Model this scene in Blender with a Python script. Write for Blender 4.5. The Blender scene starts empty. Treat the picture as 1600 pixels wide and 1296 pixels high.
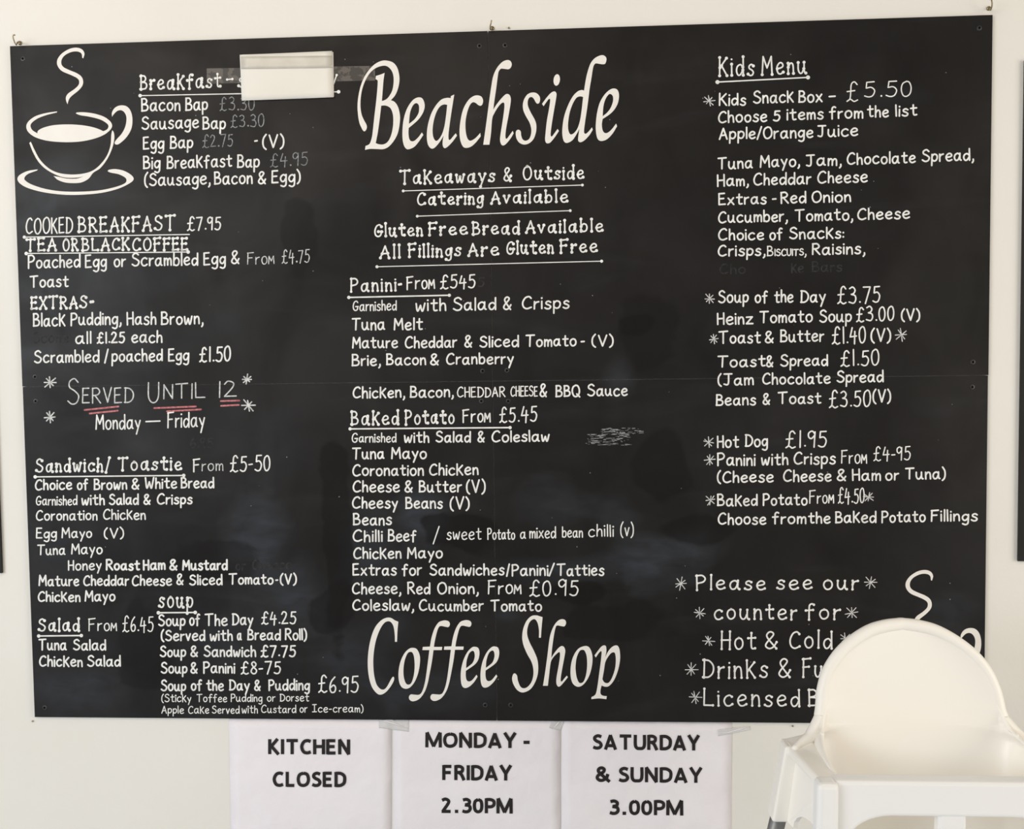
import bpy, bmesh, math, random
from mathutils import Vector, Matrix
from mathutils.geometry import tessellate_polygon

# ------------------------------------------------------------------ camera
S = bpy.context.scene
C = S.collection
ZB = 0.654                      # height of the menu board's lower edge above the floor
R = ((0.99864234, 0.05066099, -0.01212214),
     (-0.00983152, -0.0452219, -0.99892859),
     (-0.0511549, 0.99769156, -0.04466243))
CAM = Vector((0.95469503, -1.55455685, 0.61129694 + ZB))
cd = bpy.data.cameras.new('camera')
cd.sensor_width = 36.0
cd.lens = 36.0 * 1400 / 1600
cam = bpy.data.objects.new('camera', cd)
C.objects.link(cam)
m = Matrix([[R[0][i], -R[1][i], -R[2][i]] for i in range(3)]).to_4x4()
m.translation = CAM
cam.matrix_world = m
S.camera = cam

# ------------------------------------------------------------------ light
S.view_settings.view_transform = 'Standard'
S.view_settings.look = 'None'
S.view_settings.gamma = 1.0
S.view_settings.use_curve_mapping = False
S.view_settings.exposure = -0.14
w = bpy.data.worlds.new('room_daylight')
S.world = w
w.use_nodes = True
w.node_tree.nodes['Background'].inputs[0].default_value = (1.0, 0.945, 0.865, 1)
w.node_tree.nodes['Background'].inputs[1].default_value = 0.44

def area(name, loc, target, sx, sy, watts, col):
    d = bpy.data.lights.new(name, 'AREA')
    d.shape = 'RECTANGLE'
    d.size, d.size_y, d.energy, d.color = sx, sy, watts, col
    o = bpy.data.objects.new(name, d)
    C.objects.link(o)
    o.location = loc
    o.rotation_euler = (Vector(target) - Vector(loc)).to_track_quat('-Z', 'Y').to_euler()
    return o
area('window_light', (-2.3, -2.9, 1.8), (0.7, 0.0, 0.9), 2.0, 1.4, 92, (0.86, 0.93, 1.0))
area('right_fill_light', (3.9, -1.5, 1.25), (1.2, -0.1, 0.9), 1.5, 1.8, 48, (1.0, 0.93, 0.82))  # added fill from the right, no window known there; brightens the right-hand wall
area('ceiling_light', (-0.2, -2.1, 2.85), (0.9, 0.0, 1.2), 1.8, 1.2, 24, (1.0, 0.84, 0.66))

# ------------------------------------------------------------------ helpers
WALL = 0.0054                   # board face is the plane y = 0, the wall lies just behind it
PT = 0.0042                     # panel thickness

def at(x, y, Y=0.0):
    """survey of the photograph: the point of the plane y = Y seen at (x, y)"""
    a, b = (x - 800) / 1400, (y - 648) / 1400
    d = [R[0][i] * a + R[1][i] * b + R[2][i] for i in range(3)]
    t = (Y - CAM.y) / d[1]
    return Vector((CAM.x + d[0] * t, Y, CAM.z + d[2] * t))

def mat(name, col, rough=0.5, spec=0.5, **kw):
    mt = bpy.data.materials.new(name)
    mt.use_nodes = True
    b = mt.node_tree.nodes['Principled BSDF']
    b.inputs['Base Color'].default_value = (*col, 1)
    b.inputs['Roughness'].default_value = rough
    b.inputs['Specular IOR Level'].default_value = spec
    for k, v in kw.items():
        b.inputs[k].default_value = v
    return mt

def noisy(mt, scale, c0, c1, lo=0.35, hi=0.65, stretch=(1, 1, 1), bump=0.0, bscale=None, detail=6):
    """procedural variation of the base colour plus a light bump"""
    nt = mt.node_tree
    b = nt.nodes['Principled BSDF']
    tc = nt.nodes.new('ShaderNodeTexCoord')
    mp = nt.nodes.new('ShaderNodeMapping')
    mp.inputs['Scale'].default_value = stretch
    nz = nt.nodes.new('ShaderNodeTexNoise')
    nz.inputs['Scale'].default_value = scale
    nz.inputs['Detail'].default_value = detail
    rp = nt.nodes.new('ShaderNodeValToRGB')
    rp.color_ramp.elements[0].position, rp.color_ramp.elements[1].position = lo, hi
    rp.color_ramp.elements[0].color = (*c0, 1)
    rp.color_ramp.elements[1].color = (*c1, 1)
    nt.links.new(tc.outputs['Object'], mp.inputs[0])
    nt.links.new(mp.outputs[0], nz.inputs['Vector'])
    nt.links.new(nz.outputs['Fac'], rp.inputs[0])
    nt.links.new(rp.outputs[0], b.inputs['Base Color'])
    if bump:
        n2 = nt.nodes.new('ShaderNodeTexNoise')
        n2.inputs['Scale'].default_value = bscale or scale
        n2.inputs['Detail'].default_value = 4
        bp = nt.nodes.new('ShaderNodeBump')
        bp.inputs['Strength'].default_value = bump
        bp.inputs['Distance'].default_value = 0.01
        nt.links.new(tc.outputs['Object'], n2.inputs['Vector'])
        nt.links.new(n2.outputs['Fac'], bp.inputs['Height'])
        nt.links.new(bp.outputs[0], b.inputs['Normal'])
    return mt

def obj(name, bm, material, parent=None, smooth=False, bevel=0.0):
    me = bpy.data.meshes.new(name)
    bm.normal_update()
    bm.to_mesh(me)
    bm.free()
    if smooth:
        for p in me.polygons:
            p.use_smooth = True
    me.materials.append(material)
    if material is M.get('screw'):
        me.materials.append(M['hole'])
    o = bpy.data.objects.new(name, me)
    C.objects.link(o)
    o.parent = parent
    if bevel:
        md = o.modifiers.new('bevel', 'BEVEL')
        md.width, md.segments, md.limit_method = bevel, 3, 'ANGLE'
        md.harden_normals = False
    return o

def thing(name, label, cat, loc=(0, 0, 0), group=None):
    o = bpy.data.objects.new(name, None)
    C.objects.link(o)
    o.location = loc
    o.empty_display_size = 0.05
    return tag(o, label, cat, group)

def tag(o, label, cat, group=None):
    o['label'], o['category'] = label, cat
    if group:
        o['group'] = group
    return o

def add_box(bm, lo, hi):
    v = [bm.verts.new((x, y, z)) for x in (lo[0], hi[0]) for y in (lo[1], hi[1]) for z in (lo[2], hi[2])]
    for f in ((0, 1, 3, 2), (4, 6, 7, 5), (0, 4, 5, 1), (2, 3, 7, 6), (0, 2, 6, 4), (1, 5, 7, 3)):
        bm.faces.new([v[i] for i in f])

def box(lo, hi):
    bm = bmesh.new()
    add_box(bm, lo, hi)
    bmesh.ops.recalc_face_normals(bm, faces=bm.faces[:])
    return bm

def add_tube(bm, pts, r, n=10, cap=True):
    pts = [Vector(p) for p in pts]
    rs = r if isinstance(r, (list, tuple)) else [r] * len(pts)
    rings = []
    up = None
    for i, p in enumerate(pts):
        t = (pts[min(i + 1, len(pts) - 1)] - pts[max(i - 1, 0)]).normalized()
        if up is None:
            up = t.orthogonal().normalized()
        up = (up - t * up.dot(t)).normalized()
        s = t.cross(up)
        rings.append([bm.verts.new(p + (up * math.cos(a) + s * math.sin(a)) * rs[i])
                      for a in (2 * math.pi * k / n for k in range(n))])
    for a, b in zip(rings, rings[1:]):
        for k in range(n):
            bm.faces.new((a[k], a[(k + 1) % n], b[(k + 1) % n], b[k]))
    if cap:
        bm.faces.new(rings[0][::-1])
        bm.faces.new(rings[-1])

def spline(pts, n=6, closed=False):
    """Catmull-Rom through 2- or 3-D points"""
    k = len(pts)
    if k < 3 and not closed:
        return [Vector(p) for p in pts]
    P = [Vector(p) for p in pts]
    out = []
    for i in range(k if closed else k - 1):
        p1, p2 = P[i], P[(i + 1) % k]
        p0 = P[i - 1] if (closed or i > 0) else p1 * 2 - p2
        p3 = P[(i + 2) % k] if (closed or i + 2 < k) else p2 * 2 - p1
        for j in range(n):
            t = j / n
            out.append(0.5 * ((2 * p1) + (p2 - p0) * t + (2 * p0 - 5 * p1 + 4 * p2 - p3) * t * t
                              + (3 * p1 - p0 - 3 * p2 + p3) * t ** 3))
    if not closed:
        out.append(P[-1])
    return out

def corner_spline(pts, flags, n=5):
    """closed outline: smooth between the flagged corner points"""
    k = len(pts)
    cs = [i for i in range(k) if flags[i]]
    if not cs:
        return spline(pts, n, True)
    out = []
    for a, b in zip(cs, cs[1:] + [cs[0] + k]):
        seg = [pts[i % k] for i in range(a, b + 1)]
        out += spline(seg, n)[:-1] if len(seg) > 2 else [Vector(seg[0])]
    return out

# ------------------------------------------------------------------ materials
def board_material(name, blobs):
    mt = mat(name, (0.013, 0.012, 0.0115), 0.46, 0.2)
    nt = mt.node_tree
    b = nt.nodes['Principled BSDF']
    N, Lk = nt.nodes.new, nt.links.new
    tc = N('ShaderNodeTexCoord')
    def noise(scale, stretch, detail=6, dist=0.0):
        mp = N('ShaderNodeMapping')
        mp.inputs['Scale'].default_value = stretch
        nz = N('ShaderNodeTexNoise')
        nz.inputs['Scale'].default_value = scale
        nz.inputs['Detail'].default_value = detail
        nz.inputs['Distortion'].default_value = dist
        Lk(tc.outputs['Object'], mp.inputs[0])
        Lk(mp.outputs[0], nz.inputs['Vector'])
        return nz
    def ramp(src, lo, hi, c0, c1):
        rp = N('ShaderNodeValToRGB')
        e = rp.color_ramp.elements
        e[0].position, e[1].position = lo, hi
        e[0].color, e[1].color = (*c0, 1), (*c1, 1)
        Lk(src, rp.inputs[0])
        return rp.outputs[0]
    base = ramp(noise(3.2, (1, 1, 1.6), 7, 0.4).outputs['Fac'], 0.32, 0.68, (0.0085, 0.0075, 0.007), (0.0135, 0.012, 0.0115))
    wipes = ramp(noise(7, (0.6, 1, 3.0), 5, 0.8).outputs['Fac'], 0.55, 0.8, (0, 0, 0), (0.010, 0.0105, 0.011))
    mx = N('ShaderNodeMix'); mx.data_type = 'RGBA'; mx.blend_type = 'ADD'
    mx.inputs[0].default_value = 0.6
    Lk(base, mx.inputs[6]); Lk(wipes, mx.inputs[7])
    cur = mx.outputs[2]
    sp = N('ShaderNodeMapRange')
    sp.inputs[1].default_value, sp.inputs[2].default_value = 0.3, 0.7
    sp.inputs[3].default_value, sp.inputs[4].default_value = 0.14, 0.26
    Lk(noise(4.5, (1.6, 1, 1), 6, 0.9).outputs['Fac'], sp.inputs[0])
    spec = sp.outputs[0]
    wob = noise(8, (1, 1, 1.3), 7, 0.5)
    grain = noise(26, (0.7, 1, 1.6), 4, 0.6)
    for (px, py, rx, ry, s) in blobs:
        c = at(px, py)
        sub = N('ShaderNodeVectorMath'); sub.operation = 'SUBTRACT'
        sub.inputs[1].default_value = c
        Lk(tc.outputs['Object'], sub.inputs[0])
        ml = N('ShaderNodeVectorMath'); ml.operation = 'MULTIPLY'
        k = 0.00111
        ml.inputs[1].default_value = (1 / (rx * k), 0, 1 / (ry * k))
        Lk(sub.outputs[0], ml.inputs[0])
        ln = N('ShaderNodeVectorMath'); ln.operation = 'LENGTH'
        Lk(ml.outputs[0], ln.inputs[0])
        ad = N('ShaderNodeMath'); ad.operation = 'MULTIPLY_ADD'
        ad.inputs[1].default_value = 2.4
        Lk(wob.outputs['Fac'], ad.inputs[0]); Lk(ln.outputs['Value'], ad.inputs[2])
        mr = N('ShaderNodeMapRange')
        mr.inputs[1].default_value, mr.inputs[2].default_value = (2.5, 1.5) if s > 0 else (2.24, 2.02)
        Lk(ad.outputs[0], mr.inputs[0])
        f = N('ShaderNodeMath'); f.operation = 'MULTIPLY'
        Lk(mr.outputs[0], f.inputs[0])
        if s > 0:
            g = N('ShaderNodeMapRange')
            g.inputs[1].default_value, g.inputs[2].default_value = 0.3, 0.75
            g.inputs[3].default_value, g.inputs[4].default_value = s * 0.35, s
            Lk(grain.outputs['Fac'], g.inputs[0]); Lk(g.outputs[0], f.inputs[1])
        else:
            f.inputs[1].default_value = -s * 0.85
        m2 = N('ShaderNodeMix'); m2.data_type = 'RGBA'
        Lk(f.outputs[0], m2.inputs[0]); Lk(cur, m2.inputs[6])
        m2.inputs[7].default_value = (0.075, 0.092, 0.118, 1) if s > 0 else (0.008, 0.0072, 0.0068, 1)
        cur = m2.outputs[2]
        m3 = N('ShaderNodeMix')
        Lk(f.outputs[0], m3.inputs[0]); Lk(spec, m3.inputs[2])
        m3.inputs[3].default_value = 0.36 if s > 0 else 0.09
        spec = m3.outputs[0]
    Lk(spec, b.inputs['Specular IOR Level'])
    Lk(cur, b.inputs['Base Color'])
    rr = N('ShaderNodeMapRange')
    rr.inputs[1].default_value, rr.inputs[2].default_value = 0.3, 0.7
    rr.inputs[3].default_value, rr.inputs[4].default_value = 0.38, 0.55
    Lk(noise(5, (1, 1, 2), 5, 0.5).outputs['Fac'], rr.inputs[0])
    Lk(rr.outputs[0], b.inputs['Roughness'])
    return mt

BLOBS = [  # chalk left by the duster (+) and patches of fresh black paint (-)
    (395, 830, 55, 60, .30), (455, 930, 60, 60, .26), (350, 990, 90, 60, .16), (655, 810, 45, 50, .34),
    (590, 860, 50, 60, .2), (850, 790, 65, 35, .16), (960, 800, 40, 40, .16), (1030, 880, 70, 40, .30),
    (900, 890, 110, 22, .2), (120, 1080, 75, 40, .2), (1490, 950, 40, 30, .15), (1440, 1020, 90, 40, .12),
    (1080, 855, 60, 30, .14), (965, 590, 25, 40, .2), (430, 700, 60, 60, .06), (670, 1085, 90, 30, .16),
    (560, 1040, 60, 60, .16), (90, 860, 60, 70, .12), (200, 700, 120, 30, .06), (620, 980, 30, 40, .12),
    (100, 330, 60, 20, .06), (1400, 150, 50, 16, .10), (1260, 1060, 60, 20, .06), (790, 960, 20, 14, .22),
    (725, 830, 60, 34, -.85), (525, 830, 24, 150, -.75), (520, 950, 40, 40, -.7), (905, 927, 55, 20, -.8),
    (330, 880, 60, 40, -.6), (225, 1010, 44, 60, -.55), (990, 510, 30, 16, -.6), (1085, 825, 60, 24, -.7),
    (1010, 525, 50, 60, -.5), (465, 370, 26, 60, -.5), (1025, 730, 40, 60, -.6), (960, 970, 90, 30, -.6)]
M = {}
M['board'] = board_material('blackboard paint', BLOBS)
M['board_plain'] = noisy(mat('plain blackboard paint', (0.013, 0.012, 0.0115), 0.46, 0.2), 4, (0.011, 0.010, 0.0095), (0.018, 0.0165, 0.016))
M['wall'] = noisy(mat('white emulsion wall', (0.8, 0.77, 0.72), 0.75, 0.25), 2.2, (0.755, 0.727, 0.668), (0.785, 0.758, 0.705), bump=0.06, bscale=90)
M['floor'] = noisy(mat('pale blue bounce floor', (0.55, 0.6, 0.67), 0.5, 0.4), 12, (0.50, 0.55, 0.62), (0.58, 0.63, 0.70))  # unseen floor, tinted pale blue to bounce cool light onto the board
M['paint'] = noisy(mat('white chalk pen', (0.80, 0.79, 0.76), 0.7, 0.2), 60, (0.70, 0.69, 0.66), (0.86, 0.85, 0.82))
M['chalk'] = noisy(mat('thin white chalk pen', (0.6, 0.6, 0.59), 0.8, 0.15), 160, (0.40, 0.40, 0.40), (0.72, 0.72, 0.70))
M['grey'] = noisy(mat('faded grey chalk', (0.26, 0.27, 0.28), 0.85, 0.1), 220, (0.13, 0.135, 0.14), (0.36, 0.37, 0.38))
M['red'] = noisy(mat('red chalk', (0.5, 0.14, 0.15), 0.85, 0.1), 220, (0.36, 0.10, 0.11), (0.62, 0.24, 0.25))
M['ghost'] = noisy(mat('rubbed out chalk', (0.03, 0.03, 0.031), 0.7, 0.2), 120, (0.014, 0.0135, 0.0135), (0.036, 0.036, 0.037))
M['vinyl'] = noisy(mat('cream vinyl lettering', (0.80, 0.76, 0.70), 0.5, 0.3), 30, (0.79, 0.75, 0.69), (0.82, 0.785, 0.73))
M['paper'] = noisy(mat('printer paper', (0.80, 0.76, 0.78), 0.7, 0.25), 7, (0.82, 0.775, 0.80), (0.85, 0.81, 0.83), bump=0.6, bscale=16)
M['note'] = noisy(mat('folded cream paper', (0.86, 0.83, 0.76), 0.7, 0.2), 9, (0.755, 0.72, 0.65), (0.795, 0.76, 0.695), bump=0.12, bscale=22)
M['ink'] = noisy(mat('black printer ink', (0.016, 0.012, 0.013), 0.6, 0.3), 40, (0.014, 0.010, 0.011), (0.02, 0.015, 0.016))
M['screw'] = noisy(mat('painted screw head', (0.03, 0.029, 0.028), 0.45, 0.5), 300, (0.014, 0.0135, 0.013), (0.05, 0.048, 0.046))
M['hole'] = mat('screw recess', (0.003, 0.003, 0.003), 0.8, 0.1)
M['brass'] = noisy(mat('dull brass', (0.30, 0.24, 0.14), 0.35, 0.5, Metallic=0.8), 200, (0.20, 0.15, 0.085), (0.36, 0.30, 0.18))
M['plastic'] = noisy(mat('cream white plastic', (0.86, 0.80, 0.70), 0.38, 0.4), 3, (0.90, 0.865, 0.80), (0.91, 0.88, 0.82))
M['plastic_cool_lit'] = noisy(mat('cool-lit white plastic', (0.84, 0.82, 0.78), 0.38, 0.4), 3, (0.86, 0.85, 0.835), (0.88, 0.87, 0.855))  # same plastic as above, cool light on the front put into its colour
M['leg'] = noisy(mat('grey steel tube', (0.22, 0.22, 0.22), 0.38, 0.5, Metallic=0.5), 30, (0.20, 0.20, 0.20), (0.25, 0.25, 0.25))
M['rubber'] = noisy(mat('grey rubber foot', (0.12, 0.12, 0.12), 0.8, 0.2), 30, (0.10, 0.10, 0.10), (0.14, 0.14, 0.14))

def tape_material(name, c0, c1, lo, hi, scale, rough, alpha):
    mt = noisy(mat(name, c0, rough, 0.6), scale, c0, c1, lo, hi, (1, 1, 1.2))
    mt.node_tree.nodes['Principled BSDF'].inputs['Alpha'].default_value = alpha
    return mt
M['tape'] = tape_material('clear tape', (0.8, 0.79, 0.77), (0.93, 0.93, 0.92), 0.4, 0.7, 40, 0.18, 0.42)
M['tape_band'] = tape_material('clear tape on paper', (0.64, 0.60, 0.52), (0.74, 0.70, 0.62), 0.35, 0.65, 30, 0.3, 0.75)
M['tape_dirty'] = tape_material('scuffed tape on board', (0.004, 0.003, 0.003), (0.065, 0.055, 0.047), 0.49, 0.53, 58, 0.42, 1.0)

# ------------------------------------------------------------------ setting
def struct(name, bm, mt):
    o = obj(name, bm, mt)
    o['kind'] = 'structure'
    return o
struct('wall_back', box((-2.2, WALL, 0), (4.2, WALL + 0.1, 2.7)), M['wall'])
struct('floor', box((-2.2, -4.0, -0.05), (4.2, WALL + 0.1, 0)), M['floor'])

# ------------------------------------------------------------------ lettering engine
# handwriting: cap height 100, x-height about 62; '~' smooth, ' ' between points, ';' between strokes, 'o' a dot
HAND = {
 'a': '~44,50 28,62 8,50 2,24 12,2 30,6 43,34;~45,62 44,26 47,6 54,2', 'b': '4,100 5,2;~5,40 20,60 38,56 46,34 40,8 22,0 5,10',
 'c': '~44,54 30,63 10,52 2,28 12,4 30,0 46,10', 'd': '~44,44 28,58 8,48 2,24 12,2 28,4 44,28;46,100 47,0',
 'e': '~5,30 26,33 43,42 40,57 24,63 7,48 2,26 12,4 28,0 46,9', 'f': '~44,94 34,100 23,92 20,70 20,-4;3,56 40,60',
 'g': '~42,50 26,62 8,50 2,28 12,8 28,10 42,34;~44,62 43,10 40,-22 24,-34 4,-26', 'h': '4,100 4,0;~4,34 18,58 33,57 39,40 41,0',
 'i': '4,60 4,0;o4,86', 'j': '~20,60 20,-10 12,-30 -4,-28;o20,86', 'k': '4,98 5,0;46,86 7,38;17,47 48,0', 'l': '4,100 5,0',
 'm': '3,60 4,0;~4,36 14,57 25,56 30,40 30,2;~30,36 42,57 53,56 58,40 59,0', 'n': '3,60 4,0;~4,36 18,58 33,57 39,38 41,0',
 'o': '~24,62 8,52 2,28 12,4 28,0 43,14 46,38 38,56 24,62', 'p': '4,60 3,-36;~4,44 20,62 40,54 44,30 34,8 18,4 4,16',
 'q': '~42,48 26,62 8,50 2,28 12,6 28,8 42,30;43,60 44,-34', 'r': '4,60 4,0;~4,34 14,53 32,60',
 's': '~38,54 24,63 9,54 10,40 28,30 38,17 30,2 14,0 1,8', 't': '~20,92 20,22 26,3 42,5;2,62 42,65',
 'u': '~3,60 3,22 14,2 28,4 40,26;~42,60 42,22 46,4 53,1', 'v': '2,60 20,0 40,62', 'w': '~2,60 8,8 16,3 31,46;~31,46 40,3 48,6 60,63',
 'x': '2,60 44,0;42,63 0,0', 'y': '2,60 22,16;44,62 12,-36', 'z': '2,58 44,60 2,2 48,2',
 'A': '0,0 30,98 58,0;11,34 49,38', 'B': '6,100 6,0;~4,98 32,98 45,80 36,60 8,53;~8,53 42,48 54,28 42,5 3,2',
 'C': '~56,86 42,99 18,88 2,50 8,14 30,0 58,12', 'D': '7,100 6,0;~1,98 34,94 57,66 55,28 32,4 1,2',
 'E': '7,98 6,0;6,98 46,100;7,52 40,54;6,0 50,2', 'F': '8,98 6,-2;4,96 52,101;7,52 42,55',
 'G': '~58,84 42,100 16,88 2,50 8,14 30,0 52,12 58,42;32,42 62,42', 'H': '6,98 6,0;52,100 52,0;6,50 52,52', 'I': '4,100 4,0',
 '|': '26,100 26,0;4,98 48,100;2,0 50,2', 'J': '8,98 60,100;~38,98 38,22 28,2 8,8', 'K': '6,100 6,0;52,96 8,44;19,55 56,0',
 'L': '6,100 6,2 54,2', 'M': '4,0 10,98 36,36 64,98 70,0', 'N': '6,0 6,98 54,2 54,100',
 'O': '~32,100 10,84 2,46 14,8 36,0 58,22 62,60 50,92 32,100', 'P': '6,100 6,-4;~4,98 36,100 53,78 42,54 8,44',
 'Q': '~32,100 10,84 2,46 14,8 36,0 58,22 62,60 50,92 32,100;40,22 64,-4', 'R': '6,100 6,0;~4,98 36,100 52,78 40,57 8,50;22,50 58,0',
 'S': '~50,86 32,100 10,88 10,66 34,52 54,32 44,6 22,0 2,12', 'T': '0,97 64,100;31,98 29,0',
 'U': '~4,100 4,30 18,2 38,2 52,30 54,100', 'V': '2,100 28,2 54,102', 'W': '~2,98 12,12 20,6 36,60;~36,60 50,6 58,10 74,100',
 'X': '2,98 54,0;54,100 0,0', 'Y': '2,98 28,48;56,100 12,-10', 'Z': '2,98 52,100 2,2 54,2',
 '0': '~26,100 8,84 2,46 10,8 26,0 42,20 46,60 38,92 26,100', '1': '6,100 6,0', '2': '~4,80 18,99 40,88 36,58 4,3;4,3 52,5',
 '3': '~6,90 26,100 42,82 34,62 18,55;~18,55 42,48 48,24 34,2 4,8', '4': '20,96 4,38 52,42;40,72 36,-8',
 '5': '46,98 13,96 10,58;~10,58 32,62 47,40 38,8 20,0 2,8', '6': '~36,100 12,70 3,30 14,2 36,6 42,32 28,48 6,30', '7': '3,96 48,98 18,-4',
 '8': '~40,84 24,100 8,84 22,56 44,30 38,6 20,0 4,18 14,46 36,66 40,84', '9': '~44,82 28,99 8,86 8,62 24,52 44,74;45,94 40,-2',
 '£': '~54,86 40,101 25,88 22,50 18,12 4,-2;4,50 42,54;~3,-2 20,8 38,-4 56,3', '&': '~48,0 10,68 14,94 28,100 37,82 8,36 3,14 18,0 36,10 50,38',
 '(': '~24,106 8,76 4,38 10,6 24,-12', ')': '~2,106 18,76 22,38 16,6 2,-12', ',': '~8,8 8,-8 0,-22', '.': 'o4,7', '-': '0,38 24,40',
 '_': '0,36 70,40', '/': '0,-8 28,106', ':': 'o4,10;o4,50', '~': '0,20 2,22'}
# bold sans capitals of the printed notices, centre lines of 19 unit wide strokes
PRINT = {
 'K': '10,0 10,100;60,102 12,42;20,54 66,-2', 'I': '10,0 10,100', 'T': '0,91 72,91;36,96 36,0', 'C': '~67,84 50,91 26,84 11,52 22,18 46,9 68,16',
 'H': '10,0 10,100;66,0 66,100;10,52 66,52', 'E': '10,0 10,100;8,91 58,91;8,52 53,52;8,9 59,9', 'N': '10,0 10,100;8,100 68,0;66,0 66,100',
 'L': '10,100 10,0;8,9 56,9', 'O': '~44,91 20,80 11,50 20,18 44,9 68,20 77,50 68,82 44,91', 'S': '~54,84 34,91 16,83 13,68 26,55 44,46 53,28 42,12 22,9 4,16',
 'D': '10,0 10,100;~8,91 40,90 62,74 66,50 60,24 38,10 8,9', 'M': '10,0 11,100;11,101 50,6;48,6 87,101;87,100 88,0',
 'A': '6,-1 38,97;36,97 69,-1;17,26 58,26', 'Y': '5,102 36,46;67,102 36,46;36,50 36,0', 'F': '10,0 10,100;8,91 56,91;8,50 52,50',
 'R': '10,0 10,100;~8,91 34,91 50,80 48,60 34,52 8,51;~30,50 44,36 60,-1', 'U': '~10,100 10,34 20,12 38,9 56,12 66,34 66,100',
 '&': '~78,0 40,40 17,68 20,86 35,92 48,83 44,66 28,52;~34,56 14,40 11,22 26,9 46,13 62,30 68,52', '2': '~7,82 26,91 44,82 44,64 12,10;4,9 58,9',
 '3': '~7,86 28,91 45,80 42,62 20,54;~18,54 44,48 50,28 40,12 22,8 4,14', '0': '~32,91 15,78 10,50 15,20 32,9 49,20 54,50 49,80 32,91',
 'P': '10,0 10,100;~8,91 36,91 54,80 54,56 38,44 8,44', '.': '1,10 21,10', '-': '0,36 32,36'}

def parse(g):
    out = []
    for s in g.split(';'):
        if s[0] == 'o':
            out.append(('dot', [tuple(map(float, s[1:].split(',')))]))
            continue
        kind = 'S' if s[0] == '~' and len(s) > 1 and s[1:2] != '' and ',' in s and s[0] == '~' else 'L'
        pts = [tuple(map(float, p.split(','))) for p in s.lstrip('~').split(' ')]
        out.append((kind, pts))
    return out
HAND = {k: parse(v) for k, v in HAND.items()}
PRINT = {k: parse(v) for k, v in PRINT.items()}

DOME = 0.00025
def ribbon(bm, pts, hw, Y, rise=DOME, caps=True):
    """a painted stroke: low rounded ridge standing on the plane y = Y; pts, hw in survey pixels"""
    P = [pts[0]]
    for p in pts[1:]:
        if (p - P[-1]).length > 0.05:
            P.append(p)
    if len(P) < 2:
        P = [P[0], P[0] + Vector((0.06, 0))]
    n = len(P)
    rows = []
    for i in range(n):
        t = (P[min(i + 1, n - 1)] - P[max(i - 1, 0)]).normalized()
        nv = Vector((-t.y, t.x))
        rows.append((P[i], nv, t))
    def V(p, r):
        q = at(p.x, p.y, Y)
        q.y -= r
        return bm.verts.new(q)
    tr = []
    for p, nv, t in rows:
        tr.append((V(p + nv * hw, 0), V(p, rise), V(p - nv * hw, 0)) if caps else
                  (V(p + nv * hw, rise), V(p, rise), V(p - nv * hw, rise)))
    for a, b in zip(tr, tr[1:]):
        bm.faces.new((a[0], b[0], b[1], a[1]))
        bm.faces.new((a[1], b[1], b[2], a[2]))
    if caps:
        for k, sg in ((0, -1), (n - 1, 1)):
            p, nv, t = rows[k]
            arc = [tr[k][0]] + [V(p + (nv * math.cos(a) + t * sg * math.sin(a)) * hw, 0)
                                for a in (math.pi * j / 5 for j in range(1, 5))] + [tr[k][2]]
            for u, v in zip(arc, arc[1:]):
                bm.faces.new((tr[k][1], u, v))

def dot(bm, p, r, Y, rise=DOME * 1.15):
    c = at(p.x, p.y, Y); c.y -= rise
    c = bm.verts.new(c)
    ring = [bm.verts.new(at(p.x + r * math.cos(a), p.y + r * math.sin(a), Y)) for a in (2 * math.pi * k / 12 for k in range(12))]
    for k in range(12):
        bm.faces.new((c, ring[k], ring[(k + 1) % 12]))

def orient(bm):
    """all paint faces look out of the wall"""
    bm.normal_update()
    bad = [f for f in bm.faces if f.normal.y > 0]
    if bad:
        bmesh.ops.reverse_faces(bm, faces=bad)

def slope_at(y):
    return -0.0325 + 0.0385 * (y - 50) / 1080

def layout(text, font, rng, wob, gap=21):
    """strokes of a word in font units, with its ink extent"""
    x, out = 0.0, []
    i = 0
    while i < len(text):
        ch = text[i]; k = 1.0
        if ch == '^':
            i += 1; ch = text[i]; k = 0.66
        if ch == ' ':
            x += 40; i += 1; continue
        g = font[ch]
        if font is HAND and ch in '1.':
            x += 8
        xs = [p[0] for _, ps in g for p in ps]
        lo, hi = min(xs), max(xs)
        rot, dy, sc = rng.uniform(-1, 1) * 0.035 * wob, rng.uniform(-1, 1) * 2.5 * wob, (1 + rng.uniform(-1, 1) * 0.04 * wob) * k
        for kind, ps in g:
            q = []
            for px, py in ps:
                u, v = (px - lo) * sc, py * sc + dy
                q.append((x + u - v * rot * 0.6, v + u * rot))
            out.append((kind, q))
        x += (hi - lo) * sc + (25 if font is PRINT else gap * (k if k < 1 else 1))
        i += 1
    xs = [p[0] for _, ps in out for p in ps]
    return out, min(xs), max(xs)

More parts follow.
